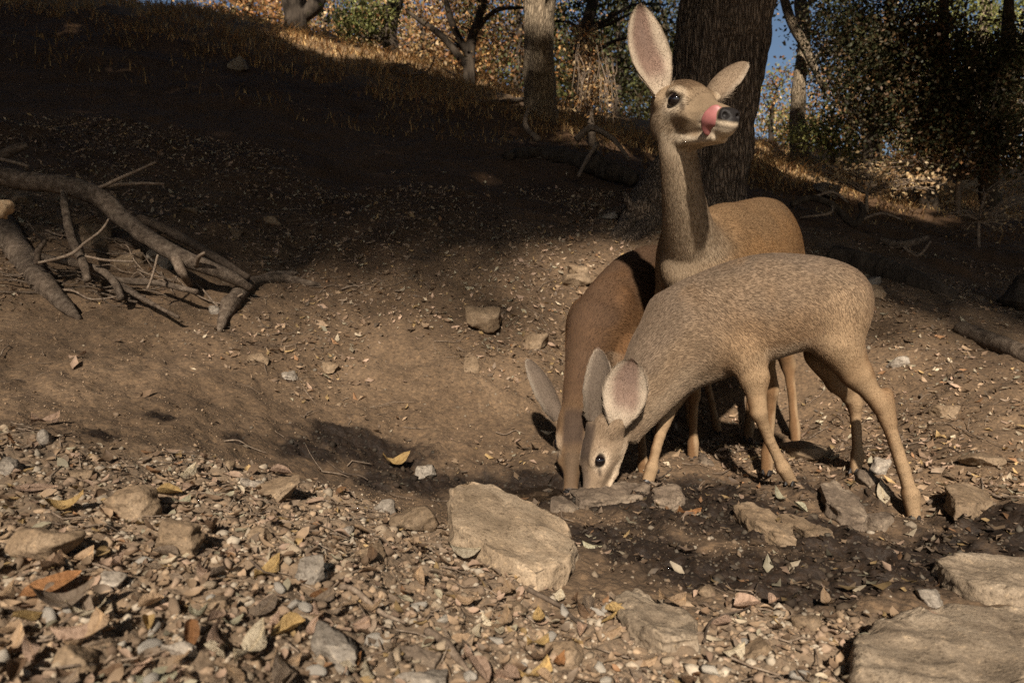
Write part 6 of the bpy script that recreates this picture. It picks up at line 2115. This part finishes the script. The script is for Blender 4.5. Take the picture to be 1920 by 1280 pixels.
for j, (px, Y, lab, pal, R_) in enumerate(BACK):
    g = ground_at(px, Y)
    hgt = 2.6 + 0.5 * (j % 3)
    if px == 1480: hgt = 1.5
    if Y > 20: hgt = 5.0 + 0.6 * (j % 3)
    tree('bush', lab, [(g, 0.09), (g + [0.1, 0, hgt * 0.4], 0.07), (g + [0, 0, hgt * 0.8], 0.04)], [(g + [0, 0, hgt * 0.55], (R_, R_ * 0.8, hgt * 0.5), 150), (g + [0.5, 0, hgt * 0.25], (R_, R_ * 0.6, hgt * 0.3), 50)], pal, 0.10 if Y < 20 else 0.15, 18, 130 + j, 'bark_dark', 'sunlit bushes on the skyline', spread=0.24, limbs=26, sides=8, cat='bush')


# ------------------------------------------------------------------ dry grass on the slope
def build_grass():
    r = np.random.default_rng(91)
    xy = np.concatenate([scatter_xy(8000, -7.5, 7.5, 6.6, 10.5, lambda x, y: in_view(x, y) * turf_mask(x, y) * sstep(-0.4, 0.3, fbm(x * 2.6, y * 2.6, 3.1, 3)), r),
                         scatter_xy(26000, -11, 10, 8.0, 15, lambda x, y: in_view(x, y) * sstep(-0.6, 0.2, fbm(x * 1.6, y * 1.6, 5.1, 3)), r)])
    n = len(xy)
    z = G(xy[:, 0], xy[:, 1])
    L = r.uniform(0.03, 0.12, n) * (0.7 + 0.05 * xy[:, 1])
    w = 0.0016 + 0.0006 * xy[:, 1]
    a = r.uniform(0, 6.28, n)
    lean = r.uniform(0.5, 2.2, n)
    d = np.stack([np.cos(a), np.sin(a) - 0.25, np.zeros(n)], -1)
    s = np.stack([-np.sin(a), np.cos(a), np.zeros(n)], -1)
    p = np.concatenate([xy, z[:, None]], 1)
    up = np.array([0, 0, 1.0])
    V = np.stack([p - s * w[:, None], p + s * w[:, None], p + d * (L * lean * 0.3)[:, None] + up * (L * 0.6)[:, None] + s * (w * 0.7)[:, None], p + d * (L * lean * 0.3)[:, None] + up * (L * 0.6)[:, None] - s * (w * 0.7)[:, None],
                  p + d * (L * lean)[:, None] + up * (L * 0.8)[:, None], p + d * (L * lean)[:, None] + up * (L * 0.79)[:, None] + s * 0.001], 1)
    F = np.concatenate([np.array([[0, 1, 2, 3], [3, 2, 5, 4]])[None] + (np.arange(n) * 6)[:, None, None]]).reshape(-1, 4)
    pal = np.array([(0.44, 0.29, 0.13), (0.34, 0.205, 0.09), (0.52, 0.37, 0.18), (0.26, 0.145, 0.07)])
    c = pal[r.integers(0, 4, n)] * r.uniform(0.7, 1.2, (n, 1)) * np.where(xy[:, 1] > 8, 1.3, 0.9)[:, None]  # far blades coloured brighter to strengthen the sunlit look
    o = link('dry_grass', np_mesh('dry_grass', V.reshape(-1, 3), F, np.repeat(c, 6, 0)), M['grass'], smooth=False)
    tag(o, 'dry brown grass covering the upper slope', 'grass', kind='stuff')


build_grass()

# ------------------------------------------------------------------ unseen trees added out of frame, crowns shaped to shade the slope
LIT = [(1012, 40, 8.8, 0.55), (1110, 150, 7.6, 0.45), (1120, 190, 7.5, 0.4), (1450, 290, 10.0, 0.5), (1500, 160, 10.5, 0.6), (1830, 340, 8.5, 0.5), (1550, 250, 9.2, 0.4), (960, 150, 8.8, 0.3),
       (1440, 180, 13.5, 1.2), (1850, 40, 13.5, 1.6), (690, 30, 11, 0.5), (1620, 310, 8.5, 0.4)]  # spots kept sunny by gaps left in the added crowns


def to_plane(p):
    t = p[..., 2] / -LD[2]
    return p[..., 0] + LD[0] * t, p[..., 1] + LD[1] * t


def build_shade_canopy():
    r = np.random.default_rng(404)
    lit = [(*to_plane(P(a, b, c)), q) for a, b, c, q in LIT]
    for a, b, q in [(560, 72, 0.4), (585, 84, 0.45), (620, 95, 0.45), (660, 99, 0.4), (700, 104, 0.35), (745, 112, 0.45), (790, 120, 0.45), (840, 128, 0.4), (895, 153, 0.4), (1120, 215, 0.35), (1180, 285, 0.4), (1590, 352, 0.35), (1630, 372, 0.45), (1680, 385, 0.4), (1725, 402, 0.35), (1480, 320, 0.35), (1440, 300, 0.35), (1545, 345, 0.3)]:
        h_ = hit(a, b)
        if h_[1] < 20: lit.append((*to_plane(h_), q * 1.15))

    def dens(x, y):  # leaf density follows the shade wanted on the slope
        n = 0.35 * fbm(x * 0.55, y * 0.55, 3.0, 3)
        bnd = np.interp(x, [-4, -2, -0.3, 0.18, 0.40, 1.4, 1.65, 2.0, 4], [2.6, 2.7, 2.9, 3.4, 4.7, 4.9, 3.5, 2.7, 2.4])
        d = sstep(bnd, bnd + np.where(bnd > 4, 2.0, 3.7), y + 0.6 * n) ** 2.0
        d = np.maximum(d, 0.0)
        for lx, ly, q in lit:
            d = d * sstep(0.8, 1.6, np.hypot(x - lx, (y - ly) * 0.75) / q)
        back = sstep(17.0, 20.5, y)
        return d * (1 - 0.95 * back)
    xy = scatter_xy(105000, -15, 18, 3.0, 22, dens, r)
    n = len(xy)
    pos = np.zeros((n, 3))
    ok = np.zeros(n, bool)
    for _ in range(14):
        h = np.where(xy[:, 1] > 7.5, r.uniform(4.2, 9.5, n), r.uniform(6.0, 13.0, n))
        t = h / -LD[2]
        p = np.stack([xy[:, 0] - LD[0] * t, xy[:, 1] - LD[1] * t, h], -1)
        px, py, zc = project(p)
        inside = (zc > 0.05) & (px > -260) & (px < 2180) & (py > -150)
        clear = p[:, 2] > tps(p[:, 0], p[:, 1]) + 2.5
        k = ~ok & ~inside & clear
        pos[k] = p[k]
        ok |= k
    pos = pos[ok]
    trunks = [(-9.5, -3.5), (7.5, -8.5), (-12.5, 4.5), (9.0, -3.5), (-3.5, -16.0)]
    d = np.stack([np.hypot(pos[:, 0] - a, pos[:, 1] - b) for a, b in trunks], 1)
    own = d.argmin(1)
    labs = ['unseen tree added for shade, up the bank left of the camera', 'unseen tree added for shade, behind the camera to the right', 'unseen tree added for shade, high on the left slope', 'unseen tree added for shade, right of the seep', 'unseen tree added for shade, far behind the camera']
    for k, (a, b) in enumerate(trunks):
        q = pos[own == k]
        if len(q) < 20: continue
        root = empty('added_shade_tree', (a, b, gz(a, b)))
        tag(root, labs[k], 'tree', 'unseen trees added to shade the slope')
        z0 = gz(a, b)
        top = float(np.percentile(q[:, 2], 60))
        tp = np.array([[a, b, z0 - 0.3], [a + 0.1, b, z0 + 2], [a, b + 0.2, z0 + 4], [a + 0.2, b + 0.1, max(top, z0 + 5)]])
        V, F = tube(tp, [0.35, 0.26, 0.22, 0.12], sides=18, wob=0.1, freq=3, seed=k, sub=8)
        link('trunk', np_mesh('trunk', V, F), M['bark_pale'], root)
        tubes = [tube(limb_path(tp[2] + [0, 0, 0.3], e, r, 0.1), np.linspace(0.09, 0.015, 5), sides=6, sub=3) for e in q[r.choice(np.argsort(np.hypot(q[:, 0] - a, q[:, 1] - b))[:max(40, len(q) // 5)], 22, replace=False)]]
        for V, F in tubes:
            link('bough', np_mesh('bough', V, F), M['bark_pale'], root)
        V, F, C = leaf_cloud(q, 0.12, 1, 0.34, OLIVE, r, flat=1.0)
        link('crown', np_mesh('crown', V, F, C), M['foliage'], root, smooth=False)['kind'] = 'stuff'


build_shade_canopy()
